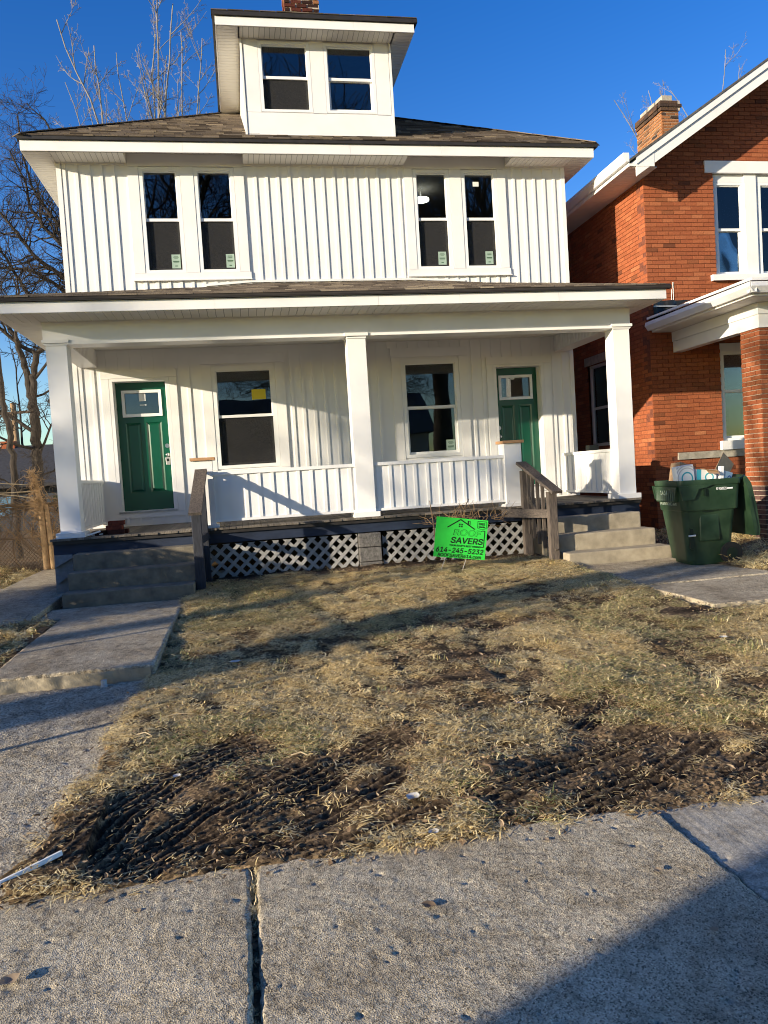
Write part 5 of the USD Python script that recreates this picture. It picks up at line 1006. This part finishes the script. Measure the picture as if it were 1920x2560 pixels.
def tree(name, label, base, trunks, seed, m='bark', tm='twig', starts=None, maxlev=3, group=None, minr=.0, limbs=(), **kw):
    """trunks: list of (points, radii); starts: (position, direction, length, radius) of the limbs"""
    r = np.random.default_rng(seed); t = thing(name, label, 'tree', base, group=group); out = [[] for _ in range(6)]
    for pts, rd in trunks: 
        P = np.array(pts, float); u = np.linspace(0, len(P) - 1, (len(P) - 1) * 4 + 1); Q = np.stack([np.interp(u, np.arange(len(P)), P[:, k]) for k in range(3)], 1); Q[1:-1] += r.normal(0, .015, (len(Q) - 2, 3)); part(tubes([Q], [np.interp(u, np.arange(len(P)), rd)], 12), 'trunk', m, t, smooth=True)
    for pts, rd in limbs:
        P = np.array(pts, float); u = np.linspace(0, len(P) - 1, (len(P) - 1) * 5 + 1); Q = np.stack([np.interp(u, np.arange(len(P)), P[:, k]) for k in range(3)], 1); Q[1:] += np.cumsum(r.normal(0, .012, (len(Q) - 1, 3)), 0); rr = np.interp(u, [0, len(P) - 1], rd); out[0].append((Q, rr))
        for k in range(3, len(Q)):
            for _ in range(1 + (k % 3 == 0)):
                dd = Q[k] - Q[k - 1]; dd /= np.linalg.norm(dd); sd = r.normal(0, 1, 3); sd -= dd * sd.dot(dd); sd /= np.linalg.norm(sd); grow(r, Q[k], dd * .6 + sd * .9, r.uniform(.4, 1.15), rr[k] * .45, 1, 3, out, .02, .28, (4, 6), .85, .6, 6, .15)
    for (a, d, L, rad) in starts: grow(r, a, d, L, rad, 0, maxlev, out, **kw)
    lim = [x for l in out[:2] for x in l]; tw_ = [x for l in out[2:] for x in l]
    part(tubes([a for a, _ in lim], [np.maximum(b_, minr) for _, b_ in lim], 6), 'limbs', m, t, smooth=True)
    if tw_: part(tubes([a for a, _ in tw_], [np.maximum(b_, minr) for _, b_ in tw_], 3), 'crown', tm, t)
    return t
tree('bare_tree', 'dark bare forked tree standing behind the fence at far left', (-4.66, 19, .35),
     [([(-4.60, 19, .2), (-4.62, 19, 1.3), (-4.639, 19, 2.29), (-4.60, 19, 3.0), (-4.63, 19, 3.6)], [.15, .135, .12, .115, .11]), ([(-4.63, 19, 3.5), (-4.67, 19, 3.85), (-4.685, 19, 4.34), (-4.75, 19, 4.63), (-4.90, 19, 5.24), (-5.1, 19, 5.6)], [.085, .08, .075, .068, .055, .045]), ([(-4.62, 19, 3.5), (-4.585, 19, 4.1), (-4.52, 19, 4.4), (-4.45, 19, 4.8)], [.085, .08, .075, .07])], 101,
     starts=[((-5.1, 19, 5.6), (-.5, .2, 1), 2.8, .06), ((-4.75, 19, 4.63), (-.6, -.3, .8), 2.2, .045), ((-4.45, 19, 4.8), (.8, .2, .8), 2.4, .06), ((-4.45, 19, 4.8), (-.7, .2, .5), 2.3, .055), ((-4.64, 19, 2.4), (.8, -.2, .7), 1.5, .035), ((-4.64, 19, 3.0), (-1, .2, .6), 1.8, .05), ((-4.6, 19, 3.8), (.9, .3, .25), 1.6, .03), ((-4.6, 19, 2.0), (.7, .5, .2), 1.3, .025), ((-4.64, 19, 2.6), (-.9, -.3, .2), 1.5, .04), ((-4.55, 19, 4.2), (.9, -.3, .5), 1.6, .035), ((-4.64, 19, 1.6), (-.9, -.3, .4), 1.2, .03)], maxlev=3, kids=(6, 9), up=.03, wig=.26, minr=.0034)
tree('bare_tree', 'far thicket of thin bare branches beyond the grey house', (-9.2, 40, .5), [([(-9.2, 40, .3), (-9.2, 40, 2.6)], [.2, .16])], 107,
     starts=[((-9.2 + dx, 40, 2.2), (dx * .35, .1, 1), 7.0, .07) for dx in (-2.2, -1.4, -.7, 0, .7, 1.4, 2.1)] + [((-9.2, 40, 1.8), (sx_, .1, .5), 4.5, .05) for sx_ in (-1, 1)], maxlev=3, kids=(6, 9), up=.05, wig=.18, spread=.85, ratio=.45, minr=.014)
tree('bare_tree', 'slender leaning bare trunk at the left edge behind the fence', (-4.39, 16, .35), [([(-4.38, 16, .2), (-4.386, 16, 1.18), (-4.344, 16, 2.18), (-4.364, 16, 2.86), (-4.41, 16, 3.39), (-4.43, 16, 4.14), (-4.56, 16, 5.0), (-4.75, 16, 6.0)], [.075, .07, .062, .058, .054, .048, .04, .03])], 102,
     starts=[((-4.75, 16, 6), (-.3, 0, 1), 2, .04), ((-4.40, 16, 3.3), (-1, .1, .3), 1.4, .03), ((-4.41, 16, 3.9), (-.9, .1, .8), 1.6, .03), ((-4.36, 16, 1.5), (.6, -.1, .5), .9, .018), ((-4.36, 16, 1.3), (.7, .2, .6), 1.0, .016)], maxlev=3, kids=(4, 7), up=.03, minr=.003)
tree('bare_tree', 'large dark spreading bare tree partly hidden by the house corner', (-2.2, 20.5, .35), [([(-2.2, 20.5, .2), (-2.3, 20.5, 2.5), (-2.6, 20.4, 4.2)], [.28, .25, .22])], 103,
     starts=[((-2.6, 20.4, 4.0), (-1, -.1, .55), 2.6, .10), ((-2.5, 20.4, 3.6), (-1, -.2, .42), 2.8, .09), ((-2.4, 20.4, 4.2), (.5, .3, 1), 3.0, .11), ((-2.5, 20.4, 3.0), (-1, .1, .32), 2.8, .07)], maxlev=3, kids=(4, 7), up=.02, wig=.25, minr=.0030, nseg=8, ratio=.55,
     limbs=[([(-2.6, 20.2, 4.6), (-3.3, 19.3, 6.1), (-3.73, 19, 6.53), (-4.29, 19, 6.97), (-4.67, 19, 7.48), (-4.88, 19, 7.83), (-5.3, 18.9, 8.5)], (.075, .022)), ([(-2.6, 20.2, 5.0), (-3.3, 19.2, 6.8), (-3.79, 19, 7.29), (-4.14, 19, 7.66), (-4.34, 19, 8.03), (-4.40, 19, 8.52), (-4.65, 19, 9.3)], (.07, .018)),
            ([(-2.7, 20.2, 5.6), (-3.4, 19.2, 7.3), (-3.74, 19, 7.74), (-4.0, 19, 8.13), (-4.2, 19, 8.6), (-4.34, 19, 9.2), (-4.4, 19, 10.2)], (.06, .015)), ([(-2.7, 20.2, 4.9), (-3.3, 19.3, 6.0), (-3.78, 19, 6.27), (-4.45, 19, 6.71), (-5.08, 19, 6.74), (-5.6, 19, 7.1)], (.06, .02)), ([(-3.0, 20, 4.6), (-3.9, 19.3, 5.3), (-4.45, 19, 6.12), (-4.79, 19, 6.73), (-5.04, 19, 7.22), (-5.4, 19, 8.0)], (.06, .02)), ([(-2.8, 20.2, 6.0), (-3.2, 19.4, 8.0), (-3.5, 19.2, 9.0), (-3.9, 19.1, 10.0), (-4.2, 19.1, 10.4)], (.045, .010))])
tree('bare_tree', 'tall pale grey bare tree rising behind the main roof', (-2.4, 26, .5), [([(-2.4, 26, .3), (-2.4, 26, 5), (-2.5, 26, 8.5)], [.35, .3, .24])], 104, 'pale_bark', 'pale_bark',
     [((-2.4 + .08 * (k - 6), 26, 7.4), (X + 2.4, r0, Z - 7.4), math.hypot(X + 2.4, Z - 7.4), rd) for k, (X, Z, r0, rd) in enumerate(((-4.85, 15.4, .2, .05), (-4.3, 14.2, .8, .035), (-3.95, 15.8, -.3, .055), (-3.5, 14.6, .5, .035), (-3.1, 15.6, -.6, .04), (-2.65, 16.8, .1, .06), (-2.25, 15.2, .6, .035), (-1.95, 17.0, -.2, .06), (-1.6, 15.6, .3, .04), (-1.25, 16.4, .3, .055), (-.85, 14.6, .6, .035), (-.45, 15.9, -.2, .05), (-.1, 14.4, .3, .035), (.15, 15.2, .2, .045)))], maxlev=3, kids=(7, 10), up=.035, wig=.07, spread=.75, ratio=.25, nseg=11, t0=.28, minr=.0038)
tree('bare_tree', 'pale bare treetop showing above the brick house rake', (18.6, 27, .5), [([(18.6, 27, .3), (18.6, 27, 6), (18.6, 27, 9.5)], [.3, .25, .2])], 105, 'pale_bark', 'pale_bark',
     [((18.6 + .1 * k, 27, 9.0), (dx, .1 * (k % 3), 1), L, .035) for k, (dx, L) in enumerate(((-.75, 7.2), (-.55, 6.6), (-.42, 7.6), (-.25, 6.8), (-.12, 7.6), (.05, 7.8), (.18, 7.4), (.3, 7.8), (.42, 7.4), (.55, 7.6)))], maxlev=3, kids=(6, 9), up=.04, wig=.08, spread=.75, ratio=.26, nseg=10, minr=.0030)
sap = tree('bare_sapling', 'thin reddish sapling in front of the brick porch pier', (7.72, 9.3, .2), [([(7.72, 9.3, .15), (7.70, 9.3, .9), (7.66, 9.3, 1.6)], [.012, .009, .005])], 106, 'vine', 'vine', [((7.70, 9.3, .5), (-.5, -.2, 1), .7, .005), ((7.68, 9.3, 1.0), (-.4, 0, 1), .9, .004), ((7.66, 9.3, 1.5), (0, 0, 1), .8, .004)], maxlev=2, kids=(3, 5), up=.1, minr=.0015)

# ---------------------------------------------------------------- far left: low grey house, pole
fh = thing('grey_house', 'low dark grey house beyond the fence and trees', 'house', (-8, 28, .4))
part(MB().box(-22, -4.5, 28, 36, .2, 2.0), 'wall', 'shed_wall', fh); part(MB().add([(-22.5, 27.5, 1.95), (-4.1, 27.5, 1.95), (-4.1, 32, 3.5), (-22.5, 32, 3.5), (-4.1, 36.5, 1.95), (-22.5, 36.5, 1.95), (-22.5, 27.5, 1.85), (-4.1, 27.5, 1.85)], [[0, 1, 2, 3], [3, 2, 4, 5], [6, 7, 1, 0], [1, 7, 4, 2], [0, 3, 5, 6]]), 'roof', 'shaded_shingle', fh)
part(MB().box(-9.6, -9.2, 31.7, 32.1, 3.3, 3.72), 'chimney', 'brick_face', fh); part(MB().box(-9.0, -8.5, 31.7, 32.1, 3.3, 3.68), 'chimney', 'brick_face', fh); part(MB().box(-8.6, -7.6, 27.94, 28, .9, 1.55), 'window', 'blue_tarp', fh); part(MB().box(-6.4, -5.8, 27.94, 28, .9, 1.5), 'window', 'car_glass', fh)
po_ = thing('utility_pole', 'sunlit wooden utility pole far behind the trees at left', 'pole', (-10.6, 40, .6)); part(MB().tube([(-10.55, 40, .5), (-10.64, 40, 6.05)], [.17, .13], 10), 'pole', 'pole_wood', po_, smooth=True); part(MB().bar((-11.3, 39.9, 5.55), (-9.9, 39.9, 5.6), .10, .12), 'crossarm', 'stick', po_)
for z in (5.7, 5.0): part(MB().tube([(-24, 40, z + .5), (-17, 40, z - .2), (-10.6, 40, z)], .02, 4), 'wire', 'ink_black', po_)

# ---------------------------------------------------------------- across and along the street (seen in the window panes and by their shadows)
st = tree('street_tree', 'bare street tree mirrored in the upper windows', (5.2, -12.6, -.05), [([(5.2, -12.6, -.1), (5.22, -12.6, 2.6), (5.2, -12.6, 5.2)], [.36, .31, .28])], 111,
     starts=[((5.2, -12.6, 5.0), (-.6, .1, 1), 7.5, .16), ((5.2, -12.6, 5.1), (.5, .2, 1), 7.8, .16), ((5.2, -12.6, 5.2), (.0, -.3, 1), 8.5, .17), ((5.2, -12.6, 4.4), (.9, .1, .7), 6.2, .12), ((5.2, -12.6, 4.6), (-.9, -.1, .8), 6.2, .12), ((5.2, -12.6, 5.2), (-.2, .3, 1), 8.2, .15)], maxlev=3, kids=(8, 12), up=.06, wig=.2, minr=.009, nseg=9)
for k, (x, y, a, sc, lb) in enumerate(((-3.4, -14.6, 130, 1.45, 'bare street tree mirrored in the left windows'), (10.4, -13.6, 250, 1.5, 'tallest bare tree across the street'))):
    copy_of(st, 'street_tree', lb, (x, y, -.05), a, None, sc); stage.GetPrimAtPath(f'/World/street_tree_{k + 1:03d}').SetCustomDataByKey('category', 'tree')
kt = tree('kerb_tree', 'bare kerbside tree nearest the added van', (-18.45, -2.0, 0), [([(-18.45, -2, -.1), (-18.5, -2, 3), (-18.4, -2, 6.6)], [.35, .31, .25])], 121,
     starts=[((-18.4, -2, 6.2), (-.5, .2, 1), 3.0, .10), ((-18.4, -2, 6.6), (.4, .1, 1), 3.4, .12), ((-18.4, -2, 6.5), (0, -.4, 1), 3.2, .10)], maxlev=3, kids=(4, 6), up=.05, wig=.2, minr=.006, nseg=8)
for k, (x, y, a, sc, lb) in enumerate(((-30.6, -2.6, 200, 1.10, 'bare kerbside tree far along the street'), (-22.9, -1.95, 300, .85, 'smallest bare kerbside tree'), (-37, -1.2, 100, 1.25, 'bare tree farthest along the street'), (-14.7, -.55, 60, .55, 'slim young bare tree between kerb and pavement'))):
    copy_of(kt, 'kerb_tree', lb, (x, y, 0), a, None, sc); stage.GetPrimAtPath(f'/World/kerb_tree_{k + 1:03d}').SetCustomDataByKey('category', 'tree')
vp = sg.Polygon([(-7.4, .32), (-7.4, 2.85), (-7.3, 2.95), (-3.6, 2.95), (-3.25, 2.6), (-2.65, 1.72), (-1.9, 1.45), (-1.75, 1.2), (-1.7, .55), (-1.9, .35)])
van = thing('parked_van', 'unseen white panel van added at the kerb to cast the pavement shadow', 'van', (-6.5, -3.3, -.155))  # unseen caster, placed and sized for the shadow edge on the pavement
vb = vp
for x in (-6.35, -2.75): vb = vb.difference(sg.Point(x, .33).buffer(.43, 16))
part(sa_ := prism(sa.translate(vb, -2.32, -.1), -4.55, -2.62), 'body', 'van_paint', van)
for y in (-4.56, -2.61): part(prism(sa.translate(sg.Polygon([(-3.5, 1.65), (-3.45, 2.35), (-3.15, 2.35), (-2.72, 1.65)]), -2.32, 0), y - .004, y + .004), 'side_window', 'car_glass', van)
for x in (-6.35, -2.75):
    for y in (-4.5, -2.85):
        c = trimesh.creation.cylinder(.34, .22, sections=28); c.apply_transform(trimesh.transformations.rotation_matrix(math.pi / 2, [1, 0, 0])); c.apply_translation((x - 2.32, y + .06, .185)); part(c, 'wheel', 'black_rubber', van, smooth=40)
part(MB().add([(-5.54, -4.4, 2.44), (-5.54, -2.77, 2.44), (-5.0, -2.77, 1.66), (-5.0, -4.4, 1.66)], [[0, 1, 2, 3]]), 'windscreen', 'car_glass', van)
oh = thing('house_opposite', 'tan house with a dark gable roof across the street', 'house', (4, -24, -.1))
part(MB().box(-4, 12, -32, -23.5, -.2, 4.2), 'wall', 'tan_siding', oh); part(MB().add([(-4.6, -23, 4.1), (12.6, -23, 4.1), (12.6, -27.7, 7.0), (-4.6, -27.7, 7.0), (12.6, -32.5, 4.1), (-4.6, -32.5, 4.1)], [[0, 1, 2, 3], [3, 2, 4, 5], [1, 4, 2, 2], [0, 3, 5, 5]]), 'roof', 'grey_shingle', oh)
for x in (-2, 2, 7): part(MB().box(x, x + 1.1, -23.5, -23.45, 1.2, 2.8), 'window', 'car_glass', oh)
part(MB().box(4.4, 5.4, -23.5, -23.44, .2, 2.3), 'door', 'grey_wood_upright', oh)

# ---------------------------------------------------------------- litter that can be told apart
def leaf_thing(x, y, z, s, rz_, label, t, curl=.5, name='fallen_leaf', m='dry_leaf'):
    n = 6; u = np.linspace(0, 1, n); w = np.sin(np.pi * np.clip(u * .95 + .03, 0, 1)) * .42
    P = np.array([[(uu - .5), sx_ * ww, .08 + curl * .35 * abs(sx_) * ww + curl * .25 * (uu - .5) ** 2 * 2 + .02 * math.sin(9 * uu)] for uu, ww in zip(u, w) for sx_ in (-1, 0, 1)]) * s
    f = [[3 * i + j, 3 * i + j + 1, 3 * i + j + 4, 3 * i + j + 3] for i in range(n - 1) for j in range(2)]
    Rm = trimesh.transformations.rotation_matrix(math.radians(rz_), [0, 0, 1])[:3, :3]; P = P @ Rm.T + [x, y, z]
    p = numbered('/World', name); gme = put(p, (P, np.array(f), np.full(len(P), t)), m, smooth=True); say(gme.GetPrim(), label, 'leaf' if 'leaf' in name else 'scrap')
leaf_thing(.545, 2.624, .002, .055, -30, 'orange brown curled leaf alone on the middle slab', .65, .7); leaf_thing(-.842, 2.575, .006, .07, 40, 'tan crumpled leaf at the left edge of the pavement', .9, .9); leaf_thing(-.49, 2.89, .006, .03, 20, 'tiny pale leaf on the left slab', .95)
leaf_thing(1.12, 2.95, .006, .03, 10, 'small straw coloured leaf near the lawn edge', .9, .8); leaf_thing(1.42, 2.60, .008, .035, 70, 'small pale leaf near the shadow edge', .9, .8); leaf_thing(1.40, 2.22, .008, .03, 0, 'pale stone coloured leaf inside the shadow', .8, .4)
for (x, y, s, a, lb) in ((-.158, 6.12, .09, 10, 'white scrap of plaster near the left walk'), (1.556, 4.42, .05, 30, 'white paper scrap in the middle of the lawn'), (1.087, 4.05, .06, 80, 'pale paper scrap in the muddy grass'), (.685, 3.10, .055, 20, 'crumpled white paper at the lawn edge'), (.665, 3.41, .08, 50, 'greyish lump of paper in the mud'), (3.55, 5.34, .07, 15, 'pale scrap in the grass towards the right edge'), (-.44, 4.04, .05, 60, 'small pale scrap between the ruts')):
    z_, _ = lawn_height(np.array([x]), np.array([y])); leaf_thing(x, y, float(z_[0]) + .012, s, a, lb, .5, 1.0, 'paper_scrap', 'old_paper')
def stick_thing(a, d, L, r_, label, m='stick'):
    z_, _ = lawn_height(np.array([a[0]]), np.array([a[1]])); z_ = float(z_[0]) + .018; d = np.array([math.cos(math.radians(d)), math.sin(math.radians(d)), 0]); p0 = np.array([a[0], a[1], z_])
    solo(MB().tube([p0, p0 + d * L * .5 + [.01, .01, .012], p0 + d * L], [r_, r_ * .9, r_ * .6], 5), 'stick', m, label, 'stick')
stick_thing((.875, 3.35), -48, .14, .006, 'dark twig lying at the lawn edge'); stick_thing((1.08, 3.50), 95, .11, .006, 'grey stick standing out of the grass'); stick_thing((-.96, 4.86), -5, .12, .005, 'pale straight stick at the edge of the lower path', 'pale_vine'); stick_thing((-.72, 4.66), -25, .10, .004, 'pale bent stick above the left ruts', 'pale_vine'); stick_thing((-.63, 4.95), 8, .22, .0035, 'long thin straw stick above the left ruts', 'pale_vine'); stick_thing((.15, 4.1), -18, .09, .0045, 'short pale stick between the two ruts', 'pale_vine')
cp = thing('plastic_cap', 'grey plastic pipe cap standing on the lower path', 'pipe cap', (-1.131, 6.03, .075)); v, f = loft([(rrect(-.024, .024, -.024, .024, .0235), 0), (rrect(-.026, .026, -.026, .026, .0255), .0), (rrect(-.026, .026, -.026, .026, .0255), .02), (rrect(-.022, .022, -.022, .022, .0215), .024), (rrect(-.0215, .0215, -.0215, .0215, .021), .06), (rrect(-.001, .001, -.001, .001, .0009), .061)])
part((v + [-1.131, 6.03, .075], f), 'cap', 'grey_plastic', cp, smooth=35)
wp = thing('white_pipe', 'white vinyl trim strip lying across the lawn corner', 'pipe', (-.95, 3.30, .04)); a, c = np.array([-1.10, 3.19, .022]), np.array([-.855, 3.365, .052]); part(MB().bar(a, c, .026, .012), 'strip', 'white_pipe', wp); part(MB().bar(a + [.004, -.007, .009], c + [.004, -.007, .009], .006, .008), 'lip', 'white_pipe', wp)
solo(MB().mesh(trimesh.creation.icosphere(2, .05).apply_transform(np.diag([1.4, 1, .7, 1])).apply_translation((-.36, 10.72, .34))), 'stone', 'limestone', 'tan stone behind the lattice', 'stone', smooth=True)

# ---------------------------------------------------------------- dead grass and leaf litter
def clump(r, n, rad, lmin, lmax, flat, green=0.0, wid=.0022):
    b = MB()
    for _ in range(n):
        a = r.uniform(0, 2 * np.pi); L = r.uniform(lmin, lmax); p0 = np.array([*(r.normal(0, rad * .5, 2)), r.uniform(-.004, .010)]); el = r.uniform(*flat); d = np.array([math.cos(a) * math.cos(el), math.sin(a) * math.cos(el), math.sin(el)]); s = np.array([-math.sin(a), math.cos(a), 0]) * wid * r.uniform(.6, 1.3)
        bend = np.array([*(r.normal(0, .12, 2)), r.uniform(-.55, -.1)]); p1 = p0 + d * L * .5; p2 = p1 + (d + bend) * L * .5; p2[2] = max(p2[2], -.002); p1[2] = max(p1[2], .001)
        t = r.uniform(.9, 1) if r.random() < green else np.clip(r.normal(.50, .30), 0, .88); b.add([p0 - s, p0 + s, p1 + s * .8, p1 - s * .8, p2], [[0, 1, 2, 3], [3, 2, 4, 4]], t)
    v, f, t = b.get(); f = f[(f[:, 1] != f[:, 2]) & (f[:, 0] != f[:, 2])]; return v, f, t
def leaves(r, n, rad, s0, s1):
    b = MB()
    for _ in range(n):
        s = r.uniform(s0, s1); a = r.uniform(0, 6.3); R3 = trimesh.transformations.euler_matrix(r.normal(0, .5), r.normal(0, .5), a)[:3, :3]; c = np.array([*r.normal(0, rad * .5, 2), r.uniform(.002, .016)])
        k = r.uniform(.2, .7); P = (np.array([[-.5, 0, .1 * k], [-.1, -.3, k * .45], [-.05, 0, 0], [-.1, .3, k * .5], [.5, .03, .25 * k], [.25, -.25, .3 * k], [.3, .2, .4 * k]]) * [1, r.uniform(.35, 1.1), 1] + r.normal(0, .09, (7, 3)) * [1, 1, .6]) * s @ R3.T + c
        b.add(P, [[0, 1, 2, 2], [0, 2, 3, 3], [1, 5, 2, 2], [2, 6, 3, 3], [5, 4, 2, 2], [2, 4, 6, 6]], np.clip(r.normal(.5, .28), 0, 1))
    v, f, t = b.get(); f = f[(f[:, 1] != f[:, 2]) & (f[:, 0] != f[:, 2])]; return v, f, t
def scatter(name, label, cat, protos, m, pts, idx, scale, rot, tilt=0.12):
    p = numbered('/World', name); pi = UsdGeom.PointInstancer.Define(stage, p); rel = pi.CreatePrototypesRel()
    for k, pm in enumerate(protos): put(f'{p}/tuft_{k:03d}' if k else f'{p}/tuft', pm, m); rel.AddTarget(f'{p}/tuft_{k:03d}' if k else f'{p}/tuft')
    r = np.random.default_rng(5); n = len(pts); ax, ay = r.normal(0, tilt / 2, n), r.normal(0, tilt / 2, n); h = rot / 2
    q = np.stack([np.cos(h), ax * np.cos(h) + ay * np.sin(h), ay * np.cos(h) - ax * np.sin(h), np.sin(h)], 1); q /= np.linalg.norm(q, axis=1, keepdims=True)
    pi.CreatePositionsAttr(Vt.Vec3fArray.FromNumpy(pts.astype(np.float32))); pi.CreateProtoIndicesAttr(Vt.IntArray.FromNumpy(idx.astype(np.int32))); pi.CreateScalesAttr(Vt.Vec3fArray.FromNumpy(np.repeat(scale[:, None], 3, 1).astype(np.float32)))
    pi.CreateOrientationsAttr(Vt.QuathArray([Gf.Quath(float(a), float(b), float(c), float(d)) for a, b, c, d in q])); say(pi.GetPrim(), label, cat, None, 'stuff')
r = np.random.default_rng(121)
tufts = [clump(r, 46, .07, .02, .066, (-.12, .30), 0, .0025) for _ in range(5)] + [clump(r, 42, .07, .022, .068, (-.08, .36), .30, .0025) for _ in range(2)] + [clump(r, 14, .05, .04, .085, (.3, 1.2), .5, .0020) for _ in range(2)]
N = 90000; x = r.uniform(-1.08, 5.9, N); y = 3.0 + 7.6 * r.uniform(0, 1, N) ** 1.25; z, mud = lawn_height(x, y); mud = np.maximum(mud, lawn_mud(x, y))
dens = .62 * meshkit.fbm(np.stack([x * 1.3, y * 1.3, 0 * x], 1), 4, 21) + .38 * meshkit.noise(np.stack([x * 7, y * 7, 0 * x + 3], 1), 22); keep = (z > g(x, y) - .03) & (r.uniform(0, 1, N) > np.clip(mud * 2.4, 0, .985)) & (r.uniform(0, 1, N) < np.clip((dens - .36) * 3.6, .08, 1) * np.interp(y, [3, 4.4, 5.5], [.34, .55, .70])) & ~((x > 4.12) & (x < 5.85) & (y > 6.32)) & (x > lawn_edge(y) - .03) & ~((x < -.55) & (y < 3.75) & (r.uniform(0, 1, N) < .85))
x, y, z, dens = x[keep], y[keep], z[keep], dens[keep]; n = len(x)
gm = meshkit.fbm(np.stack([x * .9, y * .9, 0 * x + 7], 1), 3, 31); idx = np.where(gm > .56, r.integers(5, 7, n), r.integers(0, 5, n)); idx = np.where(r.uniform(0, 1, n) < .008 + .06 * (y > 10.0), r.integers(7, 9, n), idx)
scatter('dead_grass', 'flattened straw coloured dead grass over the lawn', 'grass', tufts, 'straw', np.stack([x, y, z + .003], 1), idx, r.uniform(.7, 1.25, n), r.uniform(0, 6.28, n))
# dry grass along the fence and in the yards beside the walks
xs_, ys_ = [], []
for (a, b_, c, d, k) in ((-6, -3.45, 11.2, 13.8, 1500), (5.8, 12, 6.0, 12.0, 2600), (-3.2, -2.08, 6.2, 8.55, 500), (5.75, 6.6, 8.0, 9.6, 260)): xs_.append(r.uniform(a, b_, k)); ys_.append(r.uniform(c, d, k))
x, y = np.concatenate(xs_), np.concatenate(ys_); zz = ground_z(x, y)
low_ = (x > -4.2) & (x < 6.2) & (y < 11.6)
solo(sheet(cuts((5.70, 13, .08)), cuts((3.1, 12.1, .08)), lambda X, Y: np.where((Y < 6.3), g(X, Y) - .02, g(X, Y) + .012 + .012 * np.sin(5 * X) * np.sin(4.3 * Y)), lambda X, Y: .15 + .6 * (Y < 6.5)), 'side_yard', 'soil', 'patchy turf beside the bin and brick house', kind='structure', smooth=True)
solo(sheet(cuts((-6, -2.03, .06)), cuts((5.9, 8.62, .06)), lambda X, Y: np.where(Y < 6.15, g(X, Y) - .05, g(X, Y) + .03 + .012 * np.sin(7 * X) * np.sin(6 * Y)), lambda X, Y: .2 + 0 * X), 'side_yard', 'soil', 'small turf patch beside the left walk', kind='structure', smooth=True)
zz = np.where((x > 5.7), g(x, y) + .015, np.where(y < 8.62, g(x, y) + .035, zz))
scatter('dead_grass', 'dry grass along the fence and beside the walks', 'grass', tufts, 'straw', np.stack([x, y, zz], 1), r.integers(0, 7, len(x)), np.where(y > 11, 1.9, 1.25) * r.uniform(.7, 1.2, len(x)), r.uniform(0, 6.28, len(x)), .4)
N = 1000; x = r.uniform(-1.0, 3.6, N); y = 3.05 + 1.9 * r.uniform(0, 1, N); z, mud = lawn_height(x, y); keep = (mud > .25) & (x > lawn_edge(y) + .02) & (z > g(x, y) - .05); x, y, z = x[keep], y[keep], z[keep]
scatter('dead_grass', 'loose torn straw strewn over the muddy tyre ruts', 'grass', [clump(r, 7, .13, .015, .06, (-.1, .2), .03, .0019) for _ in range(6)], 'straw', np.stack([x, y, z + .010], 1), r.integers(0, 6, len(x)), r.uniform(.7, 1.2, len(x)), r.uniform(0, 6.28, len(x)))
lv_ = [leaves(r, 9, .10, .008, .030) for _ in range(7)]; N = 9000; x = r.uniform(-1.08, 4.6, N); y = 3.0 + 7.5 * r.uniform(0, 1, N) ** 1.7; z, mud = lawn_height(x, y); mud = lawn_mud(x, y); keep = (z > g(x, y) - .02) & (r.uniform(0, 1, N) < .09 + .26 * np.clip(1 - np.abs(mud - .35) * 1.6, 0, 1)) & (x > lawn_edge(y))
x, y, z = x[keep], y[keep], z[keep]
scatter('leaf_litter', 'small brown leaf fragments over the lawn', 'leaf litter', lv_, 'dry_leaf', np.stack([x, y, z + .002], 1), r.integers(0, 7, len(x)), r.uniform(.7, 1.3, len(x)), r.uniform(0, 6.28, len(x)))
# grass in the pavement joint
k = 70; y = np.concatenate([r.uniform(2.75, 3.12, 40), r.uniform(1.5, 2.75, 30)]); x = r.normal(-.07, .008, k)
scatter('dead_grass', 'tuft of straw growing in the joint between pavement slabs', 'grass', [clump(r, 16, .015, .02, .05, (.1, .9), .05, .0014) for _ in range(3)], 'straw', np.stack([x, y, np.full(k, -.02)], 1), r.integers(0, 3, k), np.where(y > 2.75, r.uniform(.8, 1.2, k), r.uniform(.4, .7, k)), r.uniform(0, 6.28, k))
